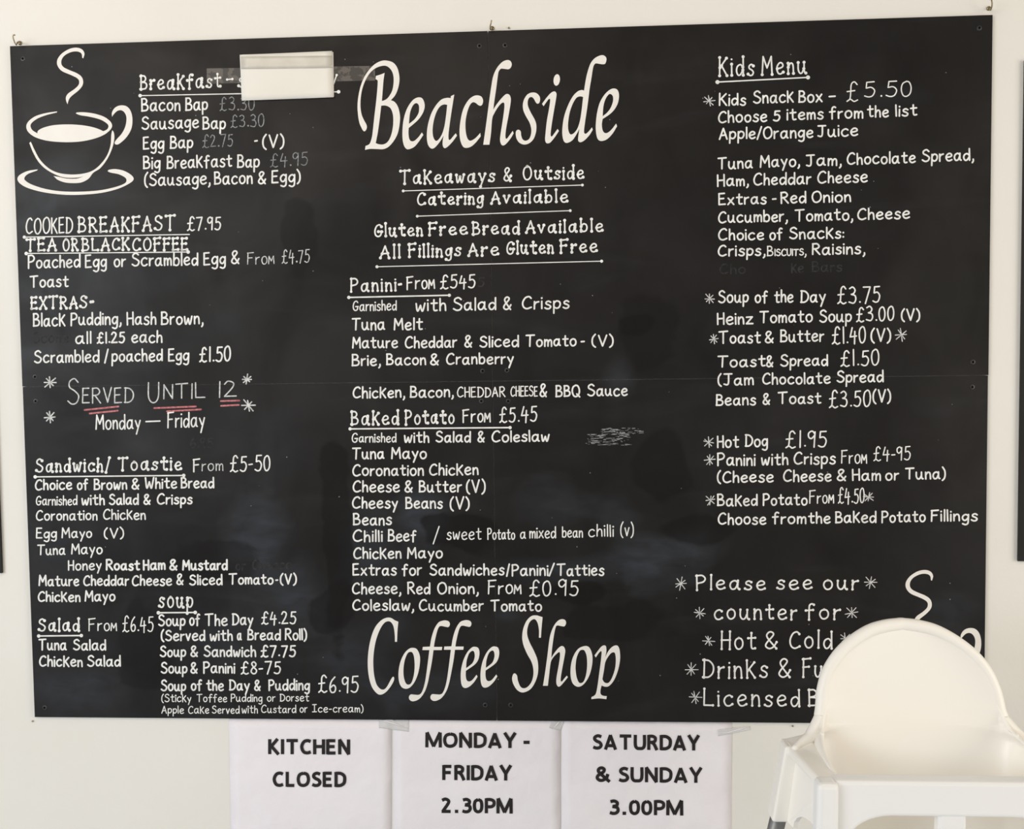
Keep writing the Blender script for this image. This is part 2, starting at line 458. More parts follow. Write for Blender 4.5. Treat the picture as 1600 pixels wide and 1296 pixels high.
def word(bm, text, x0, x1, y, h, sw, dots=0.0, font=HAND, Y=0.0, slope=None, wob=1.0, caps=True, rise=DOME, seed=0):
    rng = random.Random(text + str(seed) + str(int(x0)))
    st, lo, hi = layout(text, font, rng, wob, 21 + 5 * dots)
    hw = sw / 2
    pad = max(hw, dots * 0.8) if caps else 0
    sx = (x1 - x0 - 2 * pad) / max(hi - lo, 1e-3) if hi - lo > 12 else h / 100
    sl = slope_at(y) if slope is None else slope
    if font is PRINT:
        allx = 0.0 if text == '-' else hw * 0.95
        sx = (x1 - x0 - 2 * allx) / (hi - lo)
        pad = allx
    def T(p):
        u = x0 + pad + (p[0] - lo) * sx
        return Vector((u, y + sl * (u - x0) - p[1] * h / 100))
    for k, (kind, ps) in enumerate(st):
        q = [T(p) for p in ps]
        if not caps:
            rise = 0.00003 * (k + 1)             # ink strokes never lie in one plane
        if kind == 'dot':
            dot(bm, q[0], max(hw * 1.2, 1.4), Y)
        elif kind == 'S':
            ribbon(bm, spline(q, 5), hw, Y, rise, caps)
            ends = [q[0], q[-1]]
        else:
            for a, b in zip(q, q[1:]):
                ribbon(bm, [a, b], hw, Y, rise, caps)
            ends = [q[0], q[-1]]
        if dots and kind != 'dot':
            for e in ends:
                dot(bm, e, dots, Y)

def star(bm, x, y, r, sw=1.5, seed=0):
    rng = random.Random(seed + int(x * 7 + y))
    for k in range(4):
        a = k * math.pi / 4 + rng.uniform(-.2, .2)
        d = Vector((math.cos(a), math.sin(a))) * r * rng.uniform(.8, 1.15)
        c = Vector((x + rng.uniform(-.6, .6), y + rng.uniform(-.6, .6)))
        ribbon(bm, [c - d, c + d], sw / 2, 0.0)

# ------------------------------------------------------------------ the menu board
XL, XR, ZT = 0.0, 1.682, ZB + 1.19824
board = thing('menu_board', 'large black cafe menu board of four panels covered in white chalk-pen writing', 'menu board', (0.841, 0, ZB))
INV = Matrix.Translation((-0.841, 0, -ZB))
def child(o):
    """keep world position under the board's empty"""
    o.matrix_parent_inverse = INV
    return o

def screw_mesh(p, Y=0.0, r=0.0044):
    bm = bmesh.new()
    prof = [(r, 0.0), (r * 0.86, 0.0009), (r * 0.5, 0.0012), (r * 0.42, 0.0003)]
    rings = []
    for rr, dy in prof:
        rings.append([bm.verts.new((p.x + rr * math.cos(a), Y - dy, p.z + rr * math.sin(a))) for a in (2 * math.pi * k / 14 for k in range(14))])
    for a, b in zip(rings, rings[1:]):
        for k in range(14):
            bm.faces.new((a[k], a[(k + 1) % 14], b[(k + 1) % 14], b[k]))
    f = bm.faces.new(rings[-1])
    orient(bm)
    for g in bm.faces:
        if g is f or len(set(g.verts) & set(rings[2])) == 2 and len(set(g.verts) & set(rings[3])) == 2:
            g.material_index = 1
    return bm

zm = ZB + 1.19824 / 2 + 0.001
xm = 0.8415
G = 0.0006
panels = []
SCREWS = [[(36, 92), (749, 72), (55, 589), (754, 580)], [(789, 71), (1530, 44), (792, 579), (1520, 566)],
          [(56, 627), (752, 627), (70, 1106), (758, 1102)], [(794, 627), (1519, 605), (798, 1102), (1508, 1108)]]
for (x0, x1, z0, z1), sc, where in (((XL, xm - G, zm + G / 2, ZT), SCREWS[0], 'upper left'), ((xm + G, XR, zm + G / 2, ZT), SCREWS[1], 'upper right'),
                            ((XL + 0.0006, xm - G, ZB, zm - G / 2), SCREWS[2], 'lower left'), ((xm + G, XR - 0.0008, ZB, zm - G / 2), SCREWS[3], 'lower right')):
    bm = bmesh.new()
    add_box(bm, (x0, 0, z0), (x1, PT, z1))
    bmesh.ops.recalc_face_normals(bm, faces=bm.faces[:])
    p = child(obj('panel', bm, M['board'], board))
    panels.append(p)
    for s in sc:
        obj('screw', screw_mesh(at(*s)), M['screw'], p)

STY = {'b': (2.55, 0, 'paint'), 'd': (2.4, 2.4, 'paint'), 'n': (2.5, 2.0, 'paint'), 't': (1.6, 0, 'chalk'), 'm': (2.25, 0, 'paint'),
       's': (1.9, 0, 'paint'), 'u': (1.5, 0, 'paint'), 'x': (1.5, 0, 'grey'), 'g': (2.2, 0, 'ghost'), 'h': (2.9, 0, 'paint'), 'c': (2.0, 0, 'chalk')}
def line(parent, name, h, words, sty='b', stars=(), label=None):
    """one handwritten line; words = (text, x0, x1, baseline[, height[, style]]); a wide gap or another pen starts a new piece"""
    pieces, last = [], None
    for wd in words:
        hh = wd[4] if len(wd) > 4 and wd[4] else h
        st = wd[5] if len(wd) > 5 else sty
        sw, dt, mk = STY[st]
        if last is None or mk != last[0] or wd[1] - last[1] > 15 or mk == 'ghost':
            pieces.append((mk, wd[0], bmesh.new()))
        word(pieces[-1][2], wd[0], wd[1], wd[2], wd[3], hh, sw, dt)
        last = (mk, wd[2])
    first = None
    for k, (mk, tx, bm) in enumerate(pieces):
        orient(bm)
        nm = name if k == 0 or mk == 'paint' else ''
        if mk == 'ghost':
            nm = 'erased_word'
        elif tx[0] == '£':
            nm = 'price'
        elif not nm or (k and name == 'section_heading'):
            nm = 'text_line'
        o = obj(nm, bm, M[mk], parent if first is None or parent is not board else first)
        if first is None:
            first = o
            if parent is board:
                child(o)
        if mk in ('grey', 'ghost'):
            o['label'] = 'faint grey chalk writing' if mk == 'grey' else 'rubbed-out chalk word'
        if label and o is first:
            o['label'] = label
    for (x, y, r) in stars:
        bm = bmesh.new()
        star(bm, x, y, r)
        orient(bm)
        obj('star_mark', bm, M['chalk'], parent)
    return first

def rule(parent, x0, y0, x1, y1, sw=1.7, dots=3.0, one=False, mk='paint', name='underline'):
    bm = bmesh.new()
    ribbon(bm, [Vector((x0 + (x1 - x0) * t / 8, y0 + (y1 - y0) * t / 8)) for t in range(9)], sw / 2, 0.0)
    if dots:
        dot(bm, Vector((x0, y0)), dots, 0.0)
        if not one:
            dot(bm, Vector((x1, y1)), dots, 0.0)
    orient(bm)
    o = obj(name, bm, M[mk], parent)
    if parent is board:
        child(o)
    return o

def section(h, words, label, sty='d', under=(), name='section_heading', stars=()):
    o = line(board, name, h, words, sty, (), label)
    for u in under:
        rule(o, *u)
    for (x, y, r) in stars:
        bm = bmesh.new()
        star(bm, x, y, r)
        orient(bm)
        obj('star_mark', bm, M['chalk'], o)
    return o

# --- left column
s = section(22, [('Breakfast', 218, 346, 140), ('-', 353, 365, 133), ('s', 371, 384, 136), ('y', 514, 528, 131)], 'dotted heading reading Breakfast',
            under=[(219, 149.5, 529, 143.5, 1.6, 2.8)])
line(s, 'text_line', 19, [('Bacon', 220, 282, 174), ('Bap', 289, 325, 172.5), ('£3.30', 343, 398, 173, 20, 'x')])
line(s, 'text_line', 19, [('Sausage', 221, 311, 202), ('Bap', 316, 353, 202), ('£3.30', 360, 413, 199, 19, 'x')])
line(s, 'text_line', 19, [('Egg', 223, 257, 233), ('Bap', 265, 302, 232), ('£2.75', 316, 364, 230, 19, 'x'), ('-', 397, 403, 228), ('(V)', 409.5, 444.5, 231)])
line(s, 'text_line', 19, [('Big', 223, 251, 264), ('Breakfast', 260, 363, 263), ('Bap', 370, 406, 262), ('£4.95', 422, 481, 260, 20, 'x')])
line(s, 'text_line', 19, [('(Sausage,', 225, 329, 290), ('Bacon', 334, 395, 288), ('&', 403, 416, 287), ('Egg)', 424, 470, 286)])
s = section(22, [('BREAKFAST', 121, 274.5, 363)], 'dotted capitals reading Breakfast', under=[(38, 370.7, 296, 366.5, 1.6, 2.6, True)])
line(s, 'text_line', 24, [('COOKED', 40, 114, 365.5), ('£7.95', 292, 345.5, 360, 20)], 'm')
s = section(18.5, [('TEA', 40, 89, 392), ('OR', 97, 123, 392), ('BLACK', 127, 203, 392), ('COFFEE', 206, 294, 392)], 'dotted capitals about tea or black coffee',
            under=[(41, 396.3, 294, 394, 1.6, 2.8)])
line(s, 'text_line', 19, [('Poached', 43, 126, 419), ('Egg', 132.5, 167, 418), ('or', 177.5, 197, 417), ('Scrambled', 205.5, 310, 416), ('Egg', 317.5, 353, 414),
                          ('&', 361, 374.5, 412.5), ('Fr^O^M', 386, 429, 413, 18, 't'), ('£4.75', 440, 484, 411, 20, 't')])
line(s, 'text_line', 17.5, [('Toast', 46, 107.5, 449)])
s = section(18, [('EXTRAS', 47.5, 137, 482.5), ('-', 140, 147, 479)], 'dotted capitals reading Extras')
line(s, 'text_line', 19, [('Black', 51, 102.5, 510), ('Pudding,', 110, 190, 508), ('Hash', 197.5, 244.5, 507.5), ('Brown,', 251, 318, 507)])
line(s, 'text_line', 18, [('Scone', 51, 107, 536, 16, 'g'), ('all', 117.5, 143, 537), ('£1.25', 151, 195.5, 536.5, 16), ('each', 205, 254, 535.5)])
line(s, 'text_line', 18, [('Scrambled', 53, 155.5, 567), ('/', 162.5, 170, 566), ('poached', 174, 254.5, 565), ('Egg', 262.5, 296, 564), ('£1.50', 311, 361, 565, 22)])
s = line(board, 'section_heading', 24, [('S', 105, 124, 632, 40, 'c'), ('ERVED', 128, 209, 630, 23, 'c'), ('U', 231, 249, 629, 31, 'c'), ('NTIL', 255, 321, 623, 23, 'c'),
                                        ('12', 342, 370, 621, 24, 'c')], 'c', (), 'thin chalk capitals reading Served until 12')
for x, y, r in ((78, 598, 9.5), (386, 593, 7), (388, 634, 10), (78, 652, 9)):
    bm = bmesh.new(); star(bm, x, y, r, 2.0); orient(bm); obj('star_mark', bm, M['chalk'], s)
for a in ((132, 641, 185, 635.5), (140, 646.5, 184, 642), (241, 638, 306, 635.5), (261, 643, 314, 640), (345, 627, 374, 626.2), (345.5, 634.5, 373, 633)):
    rule(s, *a, 2.6, 0, False, 'red', 'red_underline')
line(s, 'text_line', 24, [('Monday', 149, 220, 671, 22), ('_', 227, 251, 668), ('Friday', 261, 320.5, 668, 23)], 'm')
line(s, 'erased_line', 15, [('6.95', 297, 333, 700)], 'g')
s = section(20, [('Sandwich/', 55, 173, 737.5), ('Toastie', 184, 284.5, 735)], 'dotted heading reading Sandwich/ Toastie', under=[(55, 745.5, 287, 743.3, 2.0, 2.8)])
line(s, 'text_line', 17, [('F', 301, 313, 737, 19, 'm'), ('rom', 315, 349, 736, 18, 't'), ('£5-50', 359, 422.5, 736.5, 24, 'm')])
line(s, 'text_line', 16, [('Choice', 54.5, 113, 765.5), ('of', 120, 138, 765), ('Brown', 146, 199, 765), ('&', 205.5, 218, 764.5), ('White', 226, 277, 763.5), ('Bread', 282, 335, 762.5)])
line(s, 'text_line', 15.5, [('Garnished', 56, 121, 789.5, 14, 's'), ('with', 127, 164, 789), ('Salad', 170, 217, 788.5), ('&', 224, 235.5, 788), ('Crisps', 245, 301, 788)])
line(s, 'text_line', 15, [('Coronation', 56, 152.5, 813), ('Chicken', 161, 228, 812)], 'm')
line(s, 'text_line', 15, [('Egg', 56, 89, 841), ('Mayo', 96, 144, 840.5), ('(V)', 162, 194, 841)], 'm')
line(s, 'text_line', 15, [('Tuna', 58, 102.5, 867), ('Mayo', 111, 160.5, 866)], 'm')
line(s, 'text_line', 15, [('Honey', 106, 159, 891, 15, 'm'), ('Roast', 165, 219, 891), ('Ham', 223, 259, 890.5), ('&', 264.5, 277.5, 890.5), ('Mustard', 284.5, 356, 890.5),
                          ('or', 368, 384, 891, 15, 'g'), ('Cheese', 394, 456, 890, 15, 'g')], 'h')
line(s, 'text_line', 15.5, [('Mature', 60, 124, 915.5), ('Cheddar', 130, 202, 915), ('Cheese', 206, 269, 915), ('&', 275.5, 287, 914), ('Sliced', 295.5, 348, 914), ('Tomato', 357, 427.5, 913),
                          ('-', 430, 435, 913), ('(V)', 437, 464, 913)])
line(s, 'text_line', 15.5, [('Chicken', 59, 126, 940), ('Mayo', 132, 180.5, 939.5)])
s = section(19, [('soup', 247, 302.5, 949.5, 25)], 'dotted heading reading Soup', under=[(247.5, 958, 305, 957.5, 2.2, 2.9)])
line(s, 'text_line', 17, [('Soup', 247, 290, 978), ('of', 295.5, 313, 977.5), ('The', 319.5, 356, 977.5), ('Day', 362, 396, 976.5), ('£4.25', 408, 463, 975, 19, 'm')])
line(s, 'text_line', 16, [('(Served', 251, 321, 1001), ('with', 327.5, 364, 1001), ('a', 370, 378, 1000), ('Bread', 386, 439, 1000), ('Roll)', 445, 480, 1000)])
line(s, 'text_line', 16, [('Soup', 249.5, 291, 1026), ('&', 297.5, 309.5, 1026), ('Sandwich', 318, 400.5, 1026), ('£7.75', 407, 462.5, 1026, 17)])
line(s, 'text_line', 16, [('Soup', 251, 293, 1052), ('&', 297.5, 309, 1052), ('Panini', 317, 367.5, 1052), ('£8-75', 376, 439, 1053, 19, 'm')])
line(s, 'text_line', 16, [('Soup', 251, 291, 1079.5), ('of', 298, 316, 1079), ('the', 322, 350, 1079), ('Day', 357.5, 390.5, 1079), ('&', 397, 407.5, 1079), ('Pudding', 419, 484.5, 1078.5),
                          ('£6.95', 497, 560.5, 1082, 25, 'm')])
line(s, 'text_line', 11.5, [('(Sticky', 252, 299, 1097), ('Toffee', 307, 355, 1097), ('Pudding', 360.5, 410, 1096.5), ('or', 417, 430.5, 1096), ('Dorset', 437, 483, 1096)], 'u')
line(s, 'text_line', 11.5, [('Apple', 252, 287.5, 1115), ('Cake', 294, 327, 1115), ('Served', 331, 374.5, 1115), ('with', 377.5, 403, 1114.5), ('Custard', 408, 463, 1114), ('or', 468, 480.5, 1113.5),
                            ('|ce-cream)', 487.5, 568, 1113)], 'u')
s = section(19, [('Salad', 59, 125, 986, 19)], 'dotted heading reading Salad', under=[(60.5, 994.3, 127, 993.6, 2.2, 2.8)])
line(s, 'text_line', 17, [('Fr^O^M', 137.5, 183, 985.5, 18, 's'), ('£6.45', 191, 240, 987, 23, 's')], 's')
line(s, 'text_line', 16, [('Tuna', 60, 104.5, 1016), ('Salad', 114, 166, 1016)])
line(s, 'text_line', 16, [('Chicken', 61, 129.5, 1041.5), ('Salad', 136, 189, 1041)])

# --- middle column
s = section(20, [('Takeaways', 624, 774, 287.5), ('&', 786, 800, 283), ('Outside', 816, 913, 281)], 'dotted heading about takeaways and outside catering', under=[(630, 298.5, 910, 289.3, 1.4, 2.2)])
o = line(s, 'text_line', 18.5, [('Catering', 651, 756, 320.5), ('Available', 766, 888, 318)], 'd')
rule(s, 652, 338, 891, 329.3, 1.4, 2.2)
s = section(19, [('Gluten', 584, 661, 369.5), ('Free', 669, 731, 367.5), ('Bread', 737, 812.5, 366.5), ('Available', 820.5, 943, 364)], 'dotted heading about gluten free bread')
line(s, 'text_line', 19.5, [('All', 592.5, 626, 403), ('Fillings', 637, 721, 401.5), ('Are', 730.5, 780, 399.5), ('Gluten', 790.5, 865.5, 397), ('Free', 874, 934, 394.5)], 'd')
rule(s, 589, 417, 940, 408.3, 1.4, 2.4)
s = section(20, [('Panini', 547, 619.5, 455.5), ('-', 622, 628, 452)], 'heading reading Panini', sty='n', under=[(545, 465, 702, 461.6, 2.2, 2.6)])
line(s, 'text_line', 19, [('Fr^O^M', 634.5, 680, 452, 20, 'm'), ('£545', 687.5, 743, 450.5, 20, 'm'), ('5', 746, 757, 448, 14, 'g')])
line(s, 'text_line', 19, [('Garnished', 551, 620, 486, 15, 's'), ('with', 649, 697.5, 486), ('Salad', 707.5, 775.5, 485), ('&', 786, 799.5, 484), ('Crisps', 815.5, 890, 483)])
line(s, 'text_line', 18, [('Tuna', 549.5, 602, 516), ('Melt', 615, 661, 515.5)])
line(s, 'text_line', 17, [('Mature', 550, 622, 544), ('Cheddar', 632.5, 714.5, 543.5), ('&', 725.5, 738, 542.5), ('Sliced', 749, 811, 542.5), ('Tomato', 821, 901, 541.5), ('-', 907, 914, 541),
                          ('(V)', 924, 959, 541)])
line(s, 'text_line', 17, [('Brie,', 549, 595, 571.5), ('Bacon', 603, 666, 570.5), ('&', 672, 686, 570), ('Cranberry', 697, 803, 569.5)])
line(s, 'text_line', 17, [('Chicken,', 551, 633, 622), ('Bacon,', 640, 709, 621), ('CHEDDAR', 714, 790, 621, 15, 's'), ('CHEESE', 797.5, 840.5, 619.5, 15, 's'), ('&', 843, 855, 620, 20),
                          ('BBQ', 867.5, 907, 620), ('Sauce', 917.5, 981, 619)])
s = section(21, [('Baked', 547.5, 624, 664), ('Potato', 632, 711, 662.5)], 'dotted heading reading Baked Potato', under=[(547, 670.5, 797, 668.5, 2.2, 2.6)])
line(s, 'text_line', 19, [('Fr^O^M', 722, 767, 660, 20, 'm'), ('£5.45', 780, 839.5, 659.5, 23, 'm')])
line(s, 'text_line', 16.5, [('Garnished', 549.5, 619.5, 691.5, 13.5, 's'), ('with', 631, 671, 691.5), ('Salad', 680.5, 736, 691), ('&', 746, 757.5, 690.5), ('Coleslaw', 768, 859, 690.5)])
line(s, 'text_line', 17, [('Tuna', 550, 601, 717), ('Mayo', 611, 667, 717)])
line(s, 'text_line', 17, [('Coronation', 550.5, 662.5, 743.5), ('Chicken', 670.5, 748, 742.5)])
line(s, 'text_line', 17, [('Cheese', 551, 625, 769), ('&', 632, 645, 769), ('Butter', 654, 722, 769), ('(V)', 728, 759, 770, 19)])
line(s, 'text_line', 17, [('Cheesy', 550, 622, 794.5), ('Beans', 633, 692, 794.5), ('(V)', 702.5, 734, 796, 18)])
line(s, 'text_line', 17, [('Beans', 551, 612.5, 820.5)])
line(s, 'text_line', 17, [('Chilli', 551, 598, 846.5), ('Beef', 605.5, 651, 846)])
line(s, 'text_line', 17, [('/', 676, 687, 848, 24), ('sweet', 697.5, 752.5, 843, 18), ('Potato', 761, 805, 843, 16), ('a', 812.5, 822, 842, 16), ('mixed', 827, 869, 841, 17), ('bean', 878, 911, 840, 16),
                          ('chilli', 919, 959, 838.5, 18), ('(v)', 969, 990.5, 838, 20)], 's')
line(s, 'text_line', 17, [('Chicken', 552, 627.5, 873), ('Mayo', 636, 692, 872.5)])
line(s, 'text_line', 17, [('Extras', 550.5, 620, 899), ('for', 627.5, 659.5, 899), ('Sandwiches', 671, 788.5, 899), ('/', 790.5, 797, 899), ('Panini', 799, 857, 899.5), ('/', 857, 867, 899), ('Tatties', 869.5, 944.5, 899.5)], 'b')
line(s, 'text_line', 17, [('Cheese,', 550, 627, 928), ('Red', 636, 672.5, 928), ('Onion,', 683, 748, 928), ('Fr^O^M', 762, 815, 928, 20, 'm'), ('£0.95', 827, 904, 931, 24, 'm')])
line(s, 'text_line', 16.5, [('Coleslaw,', 550.5, 647, 954), ('Cucumber', 654.5, 756, 954.5), ('Tomato', 766, 847, 955)])

# --- right column
s = section(28, [('Kids', 1122.5, 1179, 119), ('Menu', 1189, 1261, 117)], 'dotted heading reading Kids Menu', under=[(1121, 128.3, 1262.5, 121, 2.0, 3.2)])
line(s, 'text_line', 18, [('Kids', 1123, 1166, 165), ('Snack', 1176.5, 1240.5, 161.5), ('Box', 1247, 1285.5, 160), ('-', 1294.5, 1306, 158), ('£', 1322.5, 1341, 157.5, 29, 's'), ('5.50', 1350, 1424.5, 152, 24, 's')],
     stars=[(1108, 157.5, 8)])
line(s, 'text_line', 17.5, [('Choose', 1122, 1199, 191.5), ('5', 1207.5, 1219.5, 189, 15), ('items', 1229, 1287, 187.5), ('from', 1295, 1349, 185.5), ('the', 1354.5, 1389, 183), ('list', 1398.5, 1433.5, 181.5)])
line(s, 'text_line', 17.5, [('Apple', 1123, 1181, 217.5), ('/', 1182, 1191, 216.5), ('Orange', 1192, 1271, 216.5), ('Juice', 1277, 1341, 213.5)])
line(s, 'text_line', 17.5, [('Tuna', 1121, 1176.5, 264), ('Mayo,', 1187, 1250, 261), ('Jam,', 1259, 1315, 259.5), ('Chocolate', 1323, 1431, 257), ('Spread,', 1440, 1522, 252.5)])
line(s, 'text_line', 17.5, [('Ham,', 1120, 1170, 291), ('Cheddar', 1177, 1268, 289), ('Cheese', 1277, 1356, 286)])
line(s, 'text_line', 17, [('Extras', 1122, 1198, 320), ('-', 1206, 1213.5, 318), ('Red', 1219, 1260, 318), ('Onion', 1268, 1330, 316.5)])
line(s, 'text_line', 17, [('Cucumber,', 1122, 1231, 348), ('Tomato,', 1241.5, 1333, 345.5), ('Cheese', 1339.5, 1422, 343)])
line(s, 'text_line', 17, [('Choice', 1122, 1194, 375.5), ('of', 1202, 1223, 374.5), ('Snacks:', 1233, 1319, 373.5)])
line(s, 'text_line', 17, [('Crisps,', 1121.5, 1196, 400.5), ('B^I^S^C^U^I^T^S,', 1198, 1260, 400, 15, 's'), ('Raisins,', 1268.5, 1352, 398)])
line(s, 'erased_line', 15, [('Cho', 1124, 1165, 428), ('ke', 1236, 1256, 426), ('Bars', 1268, 1316, 425)], 'g')
s = line(board, 'section_heading', 18, [('Soup', 1122, 1170, 473), ('of', 1179, 1200, 473), ('the', 1209.5, 1240, 472.5), ('Day', 1250, 1290.5, 472.5), ('£3.75', 1308, 1375.5, 474, 25, 'm')], 'b',
         (), 'starred line reading Soup of the Day')
bm = bmesh.new(); star(bm, 1109, 467, 8); orient(bm); obj('star_mark', bm, M['chalk'], s)
line(s, 'text_line', 18, [('Heinz', 1120, 1177.5, 507), ('Tomato', 1186.5, 1270, 504.5), ('Soup', 1280, 1331, 503.5), ('£3.00', 1337.5, 1397.5, 502, 22, 'm'), ('(V)', 1407.5, 1438, 501, 17)])
line(s, 'text_line', 18, [('Toast', 1122.5, 1189, 536.5), ('&', 1195, 1209, 535.5), ('Butter', 1218.5, 1288, 534.5), ('£1.40', 1299.5, 1353, 537, 25, 'm'), ('(V)', 1360, 1392.5, 534, 19)],
     stars=[(1115, 530, 8), (1408, 523.5, 9)])
line(s, 'text_line', 17, [('Toast', 1121, 1196.5, 573.5), ('&', 1197, 1208.5, 573), ('Spread', 1219, 1294, 572), ('£1.50', 1313, 1374, 572, 24, 'm')])
line(s, 'text_line', 17, [('(Jam', 1121, 1178, 602), ('Chocolate', 1191, 1298, 600.5), ('Spread', 1307, 1381, 597.5)])
line(s, 'text_line', 17, [('Beans', 1118, 1181.5, 633.5), ('&', 1191.5, 1203.5, 632), ('Toast', 1215, 1283.5, 631), ('£3.50', 1295, 1361, 636, 25, 'm'), ('(V)', 1363, 1392.5, 629, 19)])
s = line(board, 'section_heading', 18, [('Hot', 1120, 1155, 699.5), ('Dog', 1163.5, 1200, 698), ('£1.95', 1227, 1292, 699, 25, 'm')], 'b', (), 'starred line reading Hot Dog')
bm = bmesh.new(); star(bm, 1107, 691.5, 8); orient(bm); obj('star_mark', bm, M['chalk'], s)
line(s, 'text_line', 18, [('Panini', 1120, 1180.5, 727.5), ('with', 1189, 1232, 726.5), ('Crisps', 1240, 1306, 725.5), ('Fr^O^M', 1314, 1355, 724, 20, 's'), ('£4-95', 1364.5, 1423, 719.5, 21, 's')], stars=[(1109, 719, 8)])
line(s, 'text_line', 17, [('(Cheese', 1120, 1209, 754), ('Cheese', 1223.5, 1299.5, 752.5), ('&', 1307.5, 1322.5, 751.5), ('Ham', 1331, 1376.5, 751), ('or', 1383, 1405, 750.5), ('Tuna)', 1414, 1478, 749)])
line(s, 'text_line', 17, [('Baked', 1120, 1184, 790.5), ('Potato', 1191.5, 1262, 789.5), ('Fr^O^M', 1264, 1303.5, 786.5, 19, 's'), ('£4.50', 1309, 1351, 786.5, 23, 's')], stars=[(1110, 782, 8), (1357.5, 777, 8)])
line(s, 'text_line', 17, [('Choose', 1121.5, 1197.5, 819.5), ('from', 1206, 1260, 818.5), ('the', 1262.5, 1298, 818), ('Baked', 1304.5, 1369.5, 817), ('Potato', 1377, 1446.5, 816), ('Fillings', 1454, 1528, 814.5)])
s = line(board, 'section_heading', 22, [('Please', 1086.5, 1196.5, 921.5), ('see', 1213, 1269.5, 921), ('our', 1285.5, 1342, 921)], 'n', (), 'dotted line reading Please see our')
line(s, 'text_line', 24, [('counter', 1115, 1245.5, 968), ('for', 1257.5, 1314, 967.5)], 'n')
line(s, 'text_line', 27, [('Hot', 1126, 1181.5, 1014), ('&', 1195, 1215, 1013.5), ('Cold', 1233, 1301, 1013)], 'n')
line(s, 'text_line', 28, [('Drinks', 1097, 1200, 1059), ('&', 1216, 1236, 1058), ('Fu', 1253, 1287, 1058)], 'n')
line(s, 'text_line', 26, [('Licensed', 1098.5, 1250.5, 1103), ('B', 1262, 1280, 1103.5)], 'n')
for x, y, r in ((1063.5, 912.5, 10), (1360, 910.5, 10), (1093.5, 958.5, 9.5), (1331, 958, 9.5), (1107, 1002, 8.5), (1321, 998, 9), (1080.5, 1046.5, 10), (1086.5, 1090, 9)):
    bm = bmesh.new(); star(bm, x, y, r, 1.4); orient(bm); obj('star_mark', bm, M['chalk'], s)

# --- rubbed chalk and specks
rng = random.Random(5)
bm = bmesh.new()
for k in range(150):
    y = 669 + 27 * rng.random()
    c = 915 + 65 * rng.random() + (0 if y > 678 else 22)
    a = Vector((c, y)); ln = rng.uniform(1, 10)
    ribbon(bm, [a, a + Vector((ln, -0.03 * ln))], rng.uniform(0.15, 0.5), 0.0, 0.00012)
orient(bm)
o = child(obj('chalk_scuff', bm, M['grey'], board)); o['kind'] = 'stuff'
bm = bmesh.new()
for k in range(90):
    dot(bm, Vector((rng.uniform(60, 1510), rng.uniform(80, 1100))), rng.uniform(0.35, 0.9), 0.0, 0.0001)
orient(bm)
o = child(obj('chalk_specks', bm, M['grey'], board)); o['kind'] = 'stuff'

# ------------------------------------------------------------------ vinyl lettering and cup emblems
def outline(spec, ox, oy, sc, dx=0, dy=0):
    pts, fl = [], []
    for tkn in spec.split():
        c = tkn.endswith('c')
        x, y = tkn.rstrip('c').split(',')
        pts.append((ox + (float(x) + dx) / sc, oy + (float(y) + dy) / sc)); fl.append(c)
    return corner_spline([Vector(p) for p in pts], fl)

def decal(bm, loops, thick=0.0003, fn=None):
    """cut-out vinyl: a flat face with walls down to the board"""
    f3 = [[at(*(fn(p) if fn else p)) for p in lp] for lp in loops]
    flat = [[Vector((p.x, p.z, 0)) for p in lp] for lp in f3]
    tris = tessellate_polygon(flat)
    vs = []
    for lp in f3:
        vs += [bm.verts.new((p.x, -thick, p.z)) for p in lp]
    for t in tris:
        try:
            bm.faces.new([vs[i] for i in t])
        except ValueError:
            pass
    orient(bm)
    k = 0
    for lp in f3:
        n = len(lp)
        base = [bm.verts.new((p.x, 0, p.z)) for p in lp]
        for i in range(n):
            j = (i + 1) % n
            bm.faces.new((vs[k + i], vs[k + j], base[j], base[i]))
        k += n

def ellipse(cx, cy, rx, ry, tilt, n=28):
    return ' '.join('%.1f,%.1f' % (cx + rx * math.cos(a) * math.cos(tilt) - ry * math.sin(a) * math.sin(tilt),
                                   cy + rx * math.cos(a) * math.sin(tilt) + ry * math.sin(a) * math.cos(tilt)) for a in (2 * math.pi * k / n for k in range(n)))
B1, B2, B3 = (550, 80, 8.1), (690, 80, 8.1), (820, 80, 8.1)
C1, C2, C3 = (565, 960, 8.1), (665, 960, 8.1), (790, 950, 8.1)
F = '1065,80 1105,95 1118,130 1100,163 1060,160 1005,150 975,170 950,240 925,350 915,415c 1020,415c 1015,455c 910,455c 890,600 860,760 835,880 800,980 745,1060 690,1095 640,1103 605,1080 600,1045 622,1018 670,1020 720,1022 755,1000 785,930 810,820 835,640 858,455c 770,455c 775,415c 865,412c 885,300 920,190 970,110 1020,85'
E = ['645,768c 658,793c 610,865 550,920 495,935 460,905 445,820 450,700 480,580 530,480 590,420 635,415 670,435 682,500 665,580 620,640 510,718c 508,780 520,835 550,853 590,835', '512,685c 520,590 550,500 590,465 615,480 622,540 600,610 560,650']
